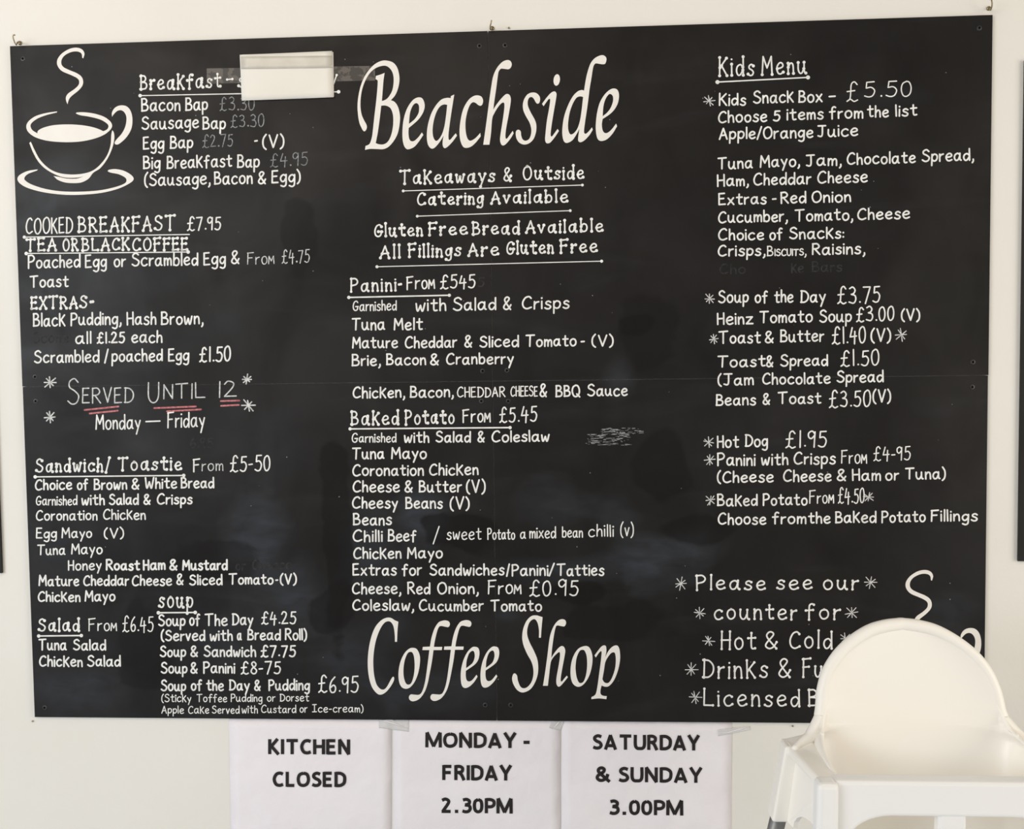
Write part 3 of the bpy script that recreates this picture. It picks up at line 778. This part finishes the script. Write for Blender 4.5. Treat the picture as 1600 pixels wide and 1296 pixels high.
LET = {'Beachside': [
 (B1, ['160,1015 182,990 186,940 150,870 122,800 108,710 110,600 130,480 170,370 225,280 300,215 390,185 450,195 500,245 525,320 525,420 505,510 460,585 420,618 378,632c 390,480 400,360 413,275c 375,292 303,315c 298,355c 318,365 326,390 318,520 300,690 283,830 265,1000 252,1090 228,1165 200,1190 172,1200c 165,1250c 230,1238 320,1240 400,1240 470,1205 540,1120 585,1020 608,870 600,770 575,690 535,640 492,622c 545,560 580,480 600,380 595,290 570,205 520,145 440,120 370,125 290,165 215,240 150,340 105,460 80,580 70,700 78,820 95,910 120,970 140,1005',
       '370,690c 430,690 485,720 515,790 523,880 515,980 490,1080 450,1150 400,1180 345,1180 300,1165c 325,1040 345,900 360,780']),
 (B1, ['885,1030c 903,1060c 850,1140 790,1210 720,1242 680,1230 650,1170 638,1060 648,900 680,770 730,670 790,605 850,585 895,605 920,680 905,765 850,855 780,922 718,972c 715,1040 725,1110 750,1140 790,1135 840,1090',
       '720,922c 735,780 770,690 810,658 840,675 850,720 840,790 790,865']),
 (B1, ['1294,550c 1252,570c 1250,595c 1200,592 1130,615 1060,690 1000,800 960,940 947,1060 955,1160 980,1215 1015,1235 1055,1215 1110,1150 1160,1070c 1148,1140 1150,1200 1172,1228 1210,1210 1270,1150 1329,1070c 1314,1040c 1275,1085 1245,1120 1225,1118 1222,1050 1240,900 1270,700',
       '1205,680c 1165,675 1115,700 1070,770 1035,880 1020,1000 1030,1090 1060,1135 1095,1120 1140,1050 1170,950 1190,820']),
 (B2, ['490,1035c 495,1080c 430,1160 370,1210 305,1225 265,1200 235,1120 227,1000 245,850 280,720 340,620 400,572 455,560 505,578 525,625 515,675 490,692 460,680 430,655 395,648 360,680 325,770 303,890 305,1010 325,1100 360,1135 410,1115 450,1080']),
 (B2, ['527,1185c 605,1185c 625,1040 640,860 665,790 720,700 765,655 790,655 795,690 790,760 770,900 745,1060 740,1130 755,1180 780,1195 815,1175 870,1110 912,1040c 900,1010c 860,1065 830,1105 812,1105 808,1060 820,960 850,800 875,640 870,575 845,545 810,548 760,595 700,670 655,740c 665,650 690,480 715,290 730,245 755,222 800,225 850,228 880,200 887,160 870,125 835,113 780,130 725,180 680,250 650,330 630,440 600,650 570,880 545,1060']),
 (B2, ['972,995 1000,1015 1008,1070 1025,1115 1060,1135 1105,1115 1130,1060 1135,990 1115,910 1065,820 1035,750 1028,680 1045,610 1085,550 1140,525 1195,530 1235,565 1247,610 1235,655 1210,665 1190,645 1165,600 1135,580 1105,595 1090,640 1095,700 1130,780 1175,860 1198,930 1195,1020 1165,1110 1110,1165 1045,1183 985,1160 950,1110 938,1050 945,1010']),
 (B3, ['218,668c 238,697c 270,650 300,610 318,605 320,640 305,740 280,880 262,1040 257,1120 270,1160 295,1168 330,1150 390,1075 432,1010c 415,985c 375,1040 345,1078 330,1075 328,1030 345,900 375,720 400,570 395,525 370,510 330,530 275,590', 'NEW', ellipse(404, 365, 40, 73, 0.12)]),
 (B3, ['990,52 1025,75 1033,110 1015,160 970,165 905,155 880,170 862,220 845,330 820,480 795,680 765,880 750,1000 755,1040 775,1045 810,1015 850,965c 860,995c 820,1060 760,1125 710,1153 680,1140 675,1100 690,985c 650,1060 600,1130 535,1162 495,1140 475,1060 478,950 500,820 550,680 610,570 670,510 720,493 750,500c 765,400 790,280 830,160 880,95 940,60',
       '738,580c 700,573 655,590 610,660 570,770 550,890 548,980 565,1040 590,1055 630,1030 670,970 700,870 720,740']),
 (B3, ['1155,918c 1168,950c 1110,1045 1040,1115 970,1138 925,1115 903,1040 898,930 915,780 950,650 1010,550 1075,490 1130,473 1175,495 1192,560 1180,650 1140,730 1080,795 985,860c 975,930 985,1000 1010,1035 1050,1032 1100,990',
       '985,825c 995,700 1020,610 1060,550 1090,545 1115,575 1115,640 1085,720 1040,780'])],
 'Coffee Shop': [
 (C1, ['465,97c 455,200 448,350c 422,350c 420,260 405,160 375,105 335,90 285,115 230,200 180,340 153,500 148,640 160,780 190,890 235,945 280,955 320,920 370,830 395,795 412,805 405,850 365,920 310,985 245,1020 190,1000 130,920 92,790 78,630 88,460 120,300 170,170 240,85 310,48 370,48 420,78']),
 (C1, ['650,427 700,445 735,520 738,620 715,750 670,860 610,930 550,945 500,915 472,840 468,730 490,610 540,500 600,440', '615,478 580,500 545,590 530,700 535,800 560,875 595,893 630,870 660,780 672,660 665,550 645,490']),
 (C1, [F]), (C1 + (272, -4), [F]), (C2, E), (C2 + (250, -4), E),
 (C3, ['468,120c 455,260 447,380c 422,380c 422,280 405,195 375,148 340,150 300,190 275,270 275,350 305,440 360,550 400,650 413,750 405,850 370,950 310,1035 220,1073 150,1045 100,970 82,900 95,845 118,832 145,860 155,920 185,995 225,1020 275,1005 325,945 350,860 350,770 325,680 270,580 225,470 210,370 225,260 270,160 330,105 390,97 430,108']),
 (C3, ['473,988c 535,988c 550,860 572,690 610,620 665,568 685,568 688,620 670,740 645,880 643,960 665,998 695,990 740,940 788,880c 775,860c 740,900 715,932 700,930 698,890 715,780 745,620 755,545 740,500 710,485 670,510 620,570 578,635c 590,500 615,330 635,245 655,225 700,232 745,235 765,195 755,160 720,145 670,160 620,215 580,300 555,400 530,600 500,820']),
 (C3, ['1005,485 1060,505 1095,590 1097,700 1070,830 1020,930 960,990 900,998 845,950 822,850 828,720 860,610 920,520', '970,533 935,550 900,630 885,750 895,860 920,935 950,955 990,930 1020,840 1032,720 1025,610 1000,545']),
 (C3, ['1125,605c 1142,630c 1175,580 1205,550 1215,570 1205,680 1185,830 1165,980 1145,1080 1120,1115 1088,1130c 1085,1158c 1180,1148 1275,1158c 1280,1120c 1235,1115 1205,1095 1200,1050 1215,985c 1260,1000 1310,990 1370,920 1420,800 1448,660 1445,550 1425,490 1395,477 1350,495 1300,550 1262,625c 1275,550 1270,490 1245,477 1210,495 1165,550',
       '1225,905c 1245,940 1275,955 1310,945 1350,880 1385,770 1395,660 1385,580 1360,565 1320,590 1265,680 1245,790'])]}
for key, letters in LET.items():
    root = None
    for org, loops in letters:
        bm = bmesh.new()
        if 'NEW' in loops:
            i = loops.index('NEW')
            decal(bm, [outline(q, *org) for q in loops[:i]])
            bm2 = bmesh.new()
            decal(bm, [outline(q, *org) for q in loops[i + 1:]])
            bm2.free()
        else:
            decal(bm, [outline(q, *org) for q in loops])
        if root is None:
            root = child(obj('shop_lettering', bm, M['vinyl'], board))
            root['label'] = 'large cream italic lettering reading ' + key
        else:
            obj('letter', bm, M['vinyl'], root)

CUP = {
 'steam': '595,115c 605,75 585,40 540,25 480,35 420,70 385,110 373,150 385,190 420,225 490,255 540,280 560,305 555,340 520,375 470,410 450,440 450,470 462,502c 475,460 500,430 550,390 585,350 594,310 580,270 540,240 480,215 430,190 410,160 415,120 445,85 500,60 550,58 580,75 587,110c',
 'rim': '375,563c 290,575 200,600 140,640 115,685 130,735 190,780 290,810 420,822 560,818 680,795 770,760 825,715 838,680 820,645 770,608 690,582 600,570 540,572c 532,580c 570,595 650,608 740,632 795,665 808,690 795,715 765,730c 720,710 650,690 550,676 440,673 340,680 260,700 215,725 208,748c 165,720 150,685 165,655 215,620 290,592 372,572c',
 'bowl': '148,822c 140,830c 170,905 215,985 280,1050 370,1100 450,1122 540,1122 600,1110c 540,1130 460,1130 400,1118 345,1108c 380,1140 440,1162 510,1168 580,1162 640,1130 680,1080 740,1040 800,960 840,870 857,790 852,740 840,722c 832,760 825,850 795,935 740,1010 670,1065 580,1090 480,1095 380,1080 300,1040 230,970 185,890 155,825',
 'handle': '838,608c 838,570 865,530 910,512 960,520 995,560 1010,630 1000,710 960,780 900,835 870,842 860,825 880,795 920,750 950,690 960,620 945,575 915,553 880,560 850,590',
 'saucer': '212,1052c 130,1065 65,1095 40,1130 60,1170 130,1210 260,1245 420,1265 580,1266 750,1250 890,1215 985,1170 1020,1135 1000,1100 940,1065 870,1050 815,1055 803,1068 830,1080 890,1092 940,1115 960,1140 945,1170 870,1200 740,1228 580,1240 420,1238 280,1218 160,1180 105,1145 100,1120 130,1090 205,1062c'}
for k, fn in enumerate((None, lambda p: (1414.7 + (p[0] - 89) * 1.003, 891 + (p[1] - 74.6) * 1.007))):
    bm = bmesh.new()
    decal(bm, [outline(CUP['rim'], 20, 70, 5.4)], fn=fn)
    root = child(obj('cup_emblem', bm, M['vinyl'], board))
    root['label'] = 'cream cut-out of a steaming coffee cup in the ' + ('top left corner' if k == 0 else 'bottom right corner')
    for nm in ('steam', 'bowl', 'handle', 'saucer'):
        bm = bmesh.new()
        decal(bm, [outline(CUP[nm], 20, 70, 5.4)], fn=fn)
        obj('cup_' + nm, bm, M['vinyl'], root)

# ------------------------------------------------------------------ note and tape on the board
def slab(quad, y0, y1, nx=1, nz=1, wave=0.0, seed=0):
    """sheet between y0 (back) and y1 (front), quad = four survey corners TL TR BR BL on the plane, gently uneven"""
    rg = random.Random(seed)
    ph = [rg.uniform(0, 6.28) for _ in range(4)]
    tl, tr_, br, bl = [at(x, y, y0) for x, y in quad]
    bm = bmesh.new()
    fr, bk = [], []
    for j in range(nz + 1):
        for i in range(nx + 1):
            u, v = i / nx, j / nz
            p = (tl * (1 - u) + tr_ * u) * (1 - v) + (bl * (1 - u) + br * u) * v
            d = wave * (0.5 + 0.5 * math.sin(u * 7 + ph[0] + v * 3) * math.sin(v * 6 + ph[1] + u * 2))
            fr.append(bm.verts.new((p.x, y1 - d, p.z)))
            bk.append(bm.verts.new((p.x, y0 - d * 0.9, p.z)))
    W = nx + 1
    for j in range(nz):
        for i in range(nx):
            a, b, c, d = j * W + i, j * W + i + 1, (j + 1) * W + i + 1, (j + 1) * W + i
            bm.faces.new((fr[a], fr[d], fr[c], fr[b]))
            bm.faces.new((bk[a], bk[b], bk[c], bk[d]))
    edge = [j for j in range(W)] + [j * W + nx for j in range(1, nz + 1)] + [nz * W + i for i in range(nx - 1, -1, -1)] + [j * W for j in range(nz - 1, 0, -1)]
    for a, b in zip(edge, edge[1:] + edge[:1]):
        bm.faces.new((fr[a], fr[b], bk[b], bk[a]))
    bmesh.ops.recalc_face_normals(bm, faces=bm.faces[:])
    return bm

o = obj('sticky_tape', slab([(323, 107), (586, 103), (586, 126), (323, 131)], 0.0, -0.00006), M['tape_dirty'])
tag(o, 'scuffed strip of dark clear tape stuck behind the folded cream paper', 'tape')
note = thing('paper_note', 'small folded cream paper taped over the breakfast heading of the menu board', 'paper', at(448, 155))
NI = Matrix.Translation(-at(448, 155))
def nchild(o):
    o.matrix_parent_inverse = NI
    return o
nchild(obj('back_leaf', slab([(379, 85.5), (521, 81.5), (522, 151), (381, 156)], -0.0006, -0.0011, 8, 6, 0.0004, 2), M['note'], note, True))
nchild(obj('front_leaf', slab([(375, 86), (519, 80), (521.5, 152), (378, 157.5)], -0.0020, -0.0026, 12, 8, 0.0006, 4), M['note'], note, True))
nchild(obj('tape_strip', slab([(376, 88.5), (519.5, 87), (520, 106), (376.5, 108)], -0.0034, -0.00345, 12, 4, 0.0003, 4), M['tape_band'], note, True))
bm = bmesh.new()
add_tube(bm, [at(x, y, -0.0020) for x, y in ((378, 156.5), (420, 155.2), (470, 153.4), (521, 151.2))], 0.0009, 8)
nchild(obj('folded_edge', bm, M['note'], note, True))

# ------------------------------------------------------------------ printed notices on the wall
YW = WALL
def notice(name, quad, rows, label, seed):
    c = at((quad[0][0] + quad[1][0]) / 2, quad[2][1], YW)
    t = thing(name, label, 'notice', c, 'printed notices taped under the board')
    inv = Matrix.Translation(-c)
    o = obj('sheet', slab(quad, YW - 0.0002, YW - 0.0005, 16, 12, 0.0005, seed), M['paper'], t, True)
    o.matrix_parent_inverse = inv
    for words in rows:
        bm = bmesh.new()
        for (tx, x0, x1, y, sl) in words:
            word(bm, tx, x0, x1, y, 23.5, 5.1, 0, PRINT, YW - 0.00125, sl, 0.0, False, 0.0)
        # printed ink: separate overlapping strokes by a hair so that no two faces coincide
        bm.verts.ensure_lookup_table()
        orient(bm)
        o = obj('printed_line', bm, M['ink'], t)
        o.matrix_parent_inverse = inv
notice('notice', [(358, 1123.5), (612, 1124), (611.5, 1312), (361, 1310)], [[('KITCHEN', 419, 547.5, 1179, .003)], [('CLOSED', 426, 541, 1230, .002)]],
       'white printed notice reading kitchen closed, left of the three', 1)
notice('notice', [(614.5, 1123.5), (876, 1124.5), (876, 1314), (614, 1312)], [[('MONDAY', 664.5, 807.5, 1168.5, .006), ('-', 818, 827.5, 1169, 0)], [('FRIDAY', 690.5, 800.5, 1219.5, .006)], [('2.30PM', 687.5, 801, 1270.5, .012)]],
       'white printed notice reading Monday - Friday, middle of the three', 2)
notice('notice', [(877.5, 1124.5), (1144, 1128.5), (1142, 1316), (877, 1314)], [[('SATURDAY', 924.5, 1094, 1171.5, .010)], [('&', 931, 955, 1222, .01), ('SUNDAY', 965, 1098, 1222.5, .010)], [('3.00PM', 950.5, 1067.5, 1273.5, .012)]],
       'white printed notice reading Saturday and Sunday, right of the three', 3)

def tape_piece(quad, label, seed, creases):
    c = at(quad[3][0], quad[3][1], YW)
    t = tag(obj('tape_piece', slab(quad, YW - 0.0012, YW - 0.0013, 14, 5, 0.0005, seed), M['tape'], None, True), label, 'tape', 'clear tape on the notices')
    for pts in creases:
        bm = bmesh.new()
        add_tube(bm, [at(x, y, YW - 0.0018) for x, y in pts], [0.0003, 0.0010, 0.0012, 0.0004][:len(pts)] if len(pts) == 4 else 0.0006, 6)
        obj('crease', bm, M['paper'], t, True)
tape_piece([(592, 1124.5), (639, 1125), (639, 1144), (592, 1138)], 'crumpled clear tape joining the kitchen notice to the Monday notice', 5, [[(594, 1126), (605, 1128), (616, 1131), (638, 1139)], [(597, 1127), (606, 1125.5), (612, 1125.5), (617, 1127)]])
tape_piece([(862, 1126), (882, 1126.5), (876, 1142), (858, 1138)], 'small clear tape joining the Monday notice to the Saturday notice', 6, [[(865, 1139), (869, 1134), (873, 1129), (876, 1127)]])
tape_piece([(1122, 1140), (1171, 1135), (1172, 1141), (1122, 1151)], 'clear tape at the right edge of the Saturday notice', 7, [[(1124, 1146), (1138, 1145), (1155, 1140), (1170, 1137)]])

# ------------------------------------------------------------------ neighbouring boards, hooks, nails
def side_board(x0, x1, z0, z1, label, sgn):
    t = thing('chalkboard', label, 'chalkboard', ((x0 + x1) / 2, 0, z0))
    bm = box((x0, 0, z0), (x1, PT, z1))
    p = obj('panel', bm, M['board_plain'], t)
    inv = Matrix.Translation((-(x0 + x1) / 2, 0, -z0))
    p.matrix_parent_inverse = inv
    for x in (x0 + 0.02, x1 - 0.02):
        for z in (z0 + 0.02, z1 - 0.02):
            obj('screw', screw_mesh(Vector((x, 0, z))), M['screw'], p)
a, b = at(2.6, 896), at(1591.2, 877.5)
side_board(a.x - 0.59, a.x, a.z, a.z + 0.84, 'black board at the far left edge, mostly out of view', -1)
side_board(b.x, b.x + 0.59, b.z, b.z + 0.84, 'black board at the far right edge, mostly out of view', 1)

def hook(pts, label, r=0.0011):
    P = [at(x, y, WALL - d) for x, y, d in pts]
    base = P[0].copy(); base.y = WALL
    t = thing('cup_hook', label, 'hook', base, 'wall hooks above the menu board')
    inv = Matrix.Translation(-base)
    bm = bmesh.new()
    add_tube(bm, spline(P, 6), r, 10)
    o = obj('wire', bm, M['brass'], t, True); o.matrix_parent_inverse = inv
    bm = bmesh.new()
    add_tube(bm, [base, base + Vector((0, -0.002, 0)), base + Vector((0, -0.0025, 0))], [0.0036, 0.0034, 0.001], 14)
    o = obj('collar', bm, M['brass'], t, True); o.matrix_parent_inverse = inv
hook([(31.5, 67.5, 0), (30.5, 66.5, .006), (27.5, 66, .012), (25.5, 70, .016), (22.5, 65, .02), (20.5, 59, .022), (21, 55, .022), (23.8, 54.8, .021)], 'bent brass hook above the left corner of the menu board')
hook([(769, 44.5, 0), (768, 45.5, .006), (766.3, 46, .012), (766, 41, .017), (767.2, 36, .02), (768, 31.5, .021)], 'brass hook above the middle seam of the menu board')
hook([(1544.5, 13.5, 0), (1546, 14.5, .006), (1548, 15.5, .012), (1550, 9, .017), (1550, 3, .02), (1548.5, -1.5, .021), (1546, -0.5, .02)], 'curved brass hook above the right corner of the menu board')
def nail(x, y, label, r=0.0016):
    p = at(x, y, WALL)
    bm = bmesh.new()
    add_tube(bm, [p, p + Vector((0, -0.002, 0)), p + Vector((0, -0.0026, 0))], [r * 0.6, r, r * 0.5], 10)
    tag(obj('nail', bm, M['brass'], None, True), label, 'nail', 'nails in the wall')
nail(1238, 1134.5, 'tiny nail in the wall below the board beside the high chair')
nail(51.5, 1127, 'tiny nail in the wall below the left corner of the menu board')
nail(795, 44, 'tiny nail in the wall right of the middle hook')

# ------------------------------------------------------------------ high chair
CX = 1.457
chair = thing('high_chair', 'cream white plastic high chair with rounded back in front of the menu board', 'high chair', (CX, -0.33, 0))
CI = Matrix.Translation((-CX, 0.33, 0))
def cpart(name, bm, mt='plastic', smooth=True, bevel=0.0, parent=None):
    bmesh.ops.recalc_face_normals(bm, faces=bm.faces[:])
    o = obj(name, bm, M[mt], parent or chair, smooth, bevel)
    if parent is None:
        o.matrix_parent_inverse = CI
    return o

def interp(tab, t):
    if t <= tab[0][0]:
        return tab[0][1]
    for (a, va), (b, vb) in zip(tab, tab[1:]):
        if t <= b:
            return va + (vb - va) * (t - a) / (b - a)
    return tab[-1][1]
# rows of the moulded shell from the seat up: z, half width, depth of the back, reach of the side towards the front
RIM = 0.0095
ROWS = [(z, hw, -0.2545 + (z - 0.755) * 0.226 - d, r) for z, hw, d, r in (
    (0.575, 0.105, 0.016, 0.10), (0.580, 0.118, 0.008, 0.11), (0.600, 0.126, 0.002, 0.115), (0.640, 0.131, 0, 0.118), (0.680, 0.134, 0, 0.120),
    (0.705, 0.1355, 0, 0.122), (0.722, 0.138, 0, 0.122), (0.732, 0.142, 0, 0.118), (0.7385, 0.1445, 0, 0.098), (0.743, 0.1415, 0, 0.070),
    (0.748, 0.1385, 0, 0.048), (0.754, 0.1345, 0, 0.034))]
OUT = spline([(0.1445, 0.750), (0.1405, 0.758), (0.1350, 0.775), (0.1330, 0.7876), (0.1300, 0.805), (0.1205, 0.831), (0.1035, 0.855), (0.080, 0.875),
              (0.0520, 0.8905), (0.026, 0.8975), (0, 0.900)], 4)
EDGE = []                                        # centre line of the rolled rim, right half
for i in range(3, len(OUT)):
    t = (OUT[min(i + 1, len(OUT) - 1)] - OUT[i - 1]).normalized() if i < len(OUT) - 1 else Vector((-1, 0))
    q = OUT[i] + Vector((-t.y, t.x)) * RIM
    yb = -0.2545 + (q.y - 0.755) * 0.226
    k = min(1.0, (i - 3) / 9)
    if i < len(OUT) - 1:
        ROWS.append((q.y, q.x, yb, 0.028 * (1 - k) ** 2 + 0.0001))
    EDGE.append((q.x, yb, q.y, 0.028 * (1 - k) ** 2))
ROWS.sort()
bm = bmesh.new()
NU = 24
rows = []
for z, hw, yb, rch in ROWS:
    curl = 0.004 + 0.009 * min(1.0, max(0.0, (z - 0.74) / 0.04)) * min(1.0, hw / 0.10)
    rc = min(0.03, hw * 0.6, rch)                # corner radius between back and side
    half = []
    L1 = hw - rc; L2 = rc * math.pi / 2; L3 = max(rch - rc, 0.0)
    for i in range(NU + 1):
        d = i / NU * (L1 + L2 + L3)
        if d <= L1:
            x, y = d, -curl * (d / max(L1, 1e-4)) ** 3
        elif d <= L1 + L2:
            a = (d - L1) / rc
            x, y = L1 + rc * math.sin(a), -curl - rc * (1 - math.cos(a))
        else:
            x, y = hw, -curl - rc - (d - L1 - L2)
        half.append((x, yb + y))
    rows.append([bm.verts.new((CX + x, y, z)) for x, y in [(-x, y) for x, y in half[:0:-1]] + half])
for a, b in zip(rows, rows[1:]):
    for i in range(len(a) - 1):
        bm.faces.new((a[i], a[i + 1], b[i + 1], b[i]))
n = len(rows[0])
for i in range(n // 2):                          # seat pan closes the bottom row
    j = n - 1 - i
    if j - 1 > i + 1:
        bm.faces.new((rows[0][i], rows[0][i + 1], rows[0][j - 1], rows[0][j]))
    else:
        bm.faces.new((rows[0][i], rows[0][i + 1], rows[0][j]))
bm.faces.new(rows[-1][::-1])
shell = cpart('seat_shell', bm)
md = shell.modifiers.new('thickness', 'SOLIDIFY'); md.thickness = 0.006; md.offset = 0
md = shell.modifiers.new('smooth', 'SUBSURF'); md.levels = md.render_levels = 1

# rolled rim around the back, flush with its face, running out along the arm rests
half = [(0.176, -0.300, 0.7340, 0.004), (0.166, -0.290, 0.7365, 0.006), (0.155, -0.282, 0.7395, 0.008), (0.1455, -0.2755, 0.7435, 0.009)]
for x, y, z, rch in EDGE[3:]:
    half.append((x, y - 0.004 - 0.009 * min(1.0, x / 0.10) - 0.010 * max(0.0, 1 - (z - 0.748) / 0.03) ** 2 + RIM * 0.68, z, RIM))
pts = [(CX - x, y, z, r) for x, y, z, r in half] + [(CX + x, y, z, r) for x, y, z, r in half[-2::-1]]
bm = bmesh.new()
sp = spline([Vector((x, y, z)) for x, y, z, r in pts], 3)
rs = [interp([(k, p[3]) for k, p in enumerate(pts)], i / 3) for i in range(len(sp))]
add_tube(bm, sp, rs, 14)
cpart('rolled_rim', bm)

def prism(poly, axis, lo, hi):
    """polygon extruded along x or y; poly in (y,z) or (x,z)"""
    bm = bmesh.new()
    def V(u, z, d):
        return bm.verts.new((d, u, z) if axis == 'x' else (u, d, z))
    a = [V(u, z, lo) for u, z in poly]
    b = [V(u, z, hi) for u, z in poly]
    bm.faces.new(a); bm.faces.new(b[::-1])
    for i in range(len(a)):
        j = (i + 1) % len(a)
        bm.faces.new((a[i], b[i], b[j], a[j]))
    return bm

# front bar with two leg openings below
ZR, YF = 0.736, -0.402
arc = [(CX - 0.131 + 0.055 * (1 - math.cos(a)), 0.655 + 0.0345 * math.sin(a)) for a in (math.pi / 2 * k / 8 for k in range(9))]
poly = [(CX - 0.150, ZR), (CX - 0.150, 0.600), (CX - 0.138, 0.600), (CX - 0.133, 0.63)] + arc + [(2 * CX - x, z) for x, z in arc[::-1]] + [(CX + 0.133, 0.63), (CX + 0.138, 0.600), (CX + 0.150, 0.600), (CX + 0.150, ZR)]
cpart('front_bar', prism(poly, 'y', YF, YF + 0.024), 'plastic_cool_lit', False, 0.005)
bm = bmesh.new()
pr = [(-0.391, 0.700, 0.0175), (-0.391, 0.680, 0.0175), (-0.389, 0.640, 0.018), (-0.380, 0.600, 0.020), (-0.350, 0.578, 0.024)]
for (y0, z0, w0), (y1, z1, w1) in zip(pr, pr[1:]):
    pass
rings = []
for y, z, hw in pr:
    rings.append([bm.verts.new((CX + dx * hw, y + dy * 0.009, z + dy * 0.002)) for dx, dy in ((-1, -.6), (-.8, -1), (.8, -1), (1, -.6), (1, .6), (.8, 1), (-.8, 1), (-1, .6))])
for a, b in zip(rings, rings[1:]):
    for k in range(8):
        bm.faces.new((a[k], a[(k + 1) % 8], b[(k + 1) % 8], b[k]))
bm.faces.new(rings[0][::-1]); bm.faces.new(rings[-1])
cpart('crotch_post', bm, 'plastic_cool_lit', False)

def taper(lo, hi, bev=0.004):
    """tapered upright: (cx, cy, z, hx, hy) at the bottom and at the top"""
    bm = bmesh.new()
    rings = []
    for cx, cy, z, hx, hy in (lo, hi):
        rings.append([bm.verts.new((cx + sx * hx, cy + sy * hy, z)) for sx, sy in ((-1, -1), (1, -1), (1, 1), (-1, 1))])
    for k in range(4):
        bm.faces.new((rings[0][k], rings[0][(k + 1) % 4], rings[1][(k + 1) % 4], rings[1][k]))
    bm.faces.new(rings[0][::-1]); bm.faces.new(rings[1])
    return bm
FEET = {}
for s in (-1, 1):
    cpart('leg_socket', taper((CX + s * 0.1635, -0.402, 0.590, 0.0145, 0.014), (CX + s * 0.1600, -0.398, ZR, 0.0135, 0.014)), 'plastic_cool_lit', False, 0.007)
    cpart('leg_socket', taper((CX + s * 0.1885, -0.268, 0.620, 0.0135, 0.016), (CX + s * 0.1715, -0.276, 0.734, 0.0135, 0.016)), 'plastic', False, 0.004)
    # arm rest slopes from the rear corner to the front bar
    bm = bmesh.new()
    A = [(0.184, -0.262, 0.7335), (0.176, -0.330, 0.7345), (0.166, -0.398, 0.7345)]
    I = [(0.146, -0.256, 0.7405), (0.142, -0.330, 0.7365), (0.139, -0.392, 0.7345)]
    J = [(0.136, -0.256, 0.716), (0.135, -0.330, 0.714), (0.134, -0.392, 0.712)]
    O2 = [(0.186, -0.262, 0.722), (0.178, -0.330, 0.722), (0.168, -0.398, 0.722)]
    g = [[bm.verts.new((CX + s * p[0], p[1], p[2])) for p in q] for q in (O2, A, I, J)]
    for a, b in zip(g, g[1:] + g[:1]):
        for i in range(2):
            bm.faces.new((a[i], a[i + 1], b[i + 1], b[i]))
    bm.faces.new([q[0] for q in g]); bm.faces.new([q[2] for q in g][::-1])
    cpart('arm_rest', bm, 'plastic', False, 0.004)
    # side panel with an arch between the two sockets
    ar = [(-0.300 - 0.042 * (1 - math.cos(a)), 0.622 + 0.030 * math.sin(a)) for a in (math.pi * k / 10 for k in range(11))]
    poly = [(-0.282, 0.726), (-0.284, 0.622)] + ar + [(-0.392, 0.600), (-0.392, 0.726)]
    bm = prism(poly, 'x', -0.003, 0.003)
    for v in bm.verts:                       # the panel leans outwards to the rear socket
        v.co.x += CX + s * (0.150 + 0.018 * (v.co.y + 0.392) / 0.11 + 0.10 * max(0, 0.726 - v.co.z) * (v.co.y + 0.392) / 0.11)
    cpart('side_panel', bm, 'plastic', False)
    for tag_, top_, foot_ in (('front', (0.1635, -0.402, 0.606), (0.275, -0.590, 0.012)), ('rear', (0.1865, -0.269, 0.634), (0.262, -0.075, 0.012))):
        bm = bmesh.new()
        a, b = Vector((CX + s * top_[0], top_[1], top_[2])), Vector((CX + s * foot_[0], foot_[1], foot_[2]))
        add_tube(bm, [a, a.lerp(b, .5), b], 0.0115, 16)
        lg = cpart('leg', bm, 'leg')
        bm = bmesh.new()
        d = (b - a).normalized()
        add_tube(bm, [b - d * 0.03, b - d * 0.004, b + Vector((0, 0, -0.012))], [0.0145, 0.0145, 0.013], 16)
        bmesh.ops.recalc_face_normals(bm, faces=bm.faces[:])
        obj('foot_cap', bm, M['rubber'], lg, True)
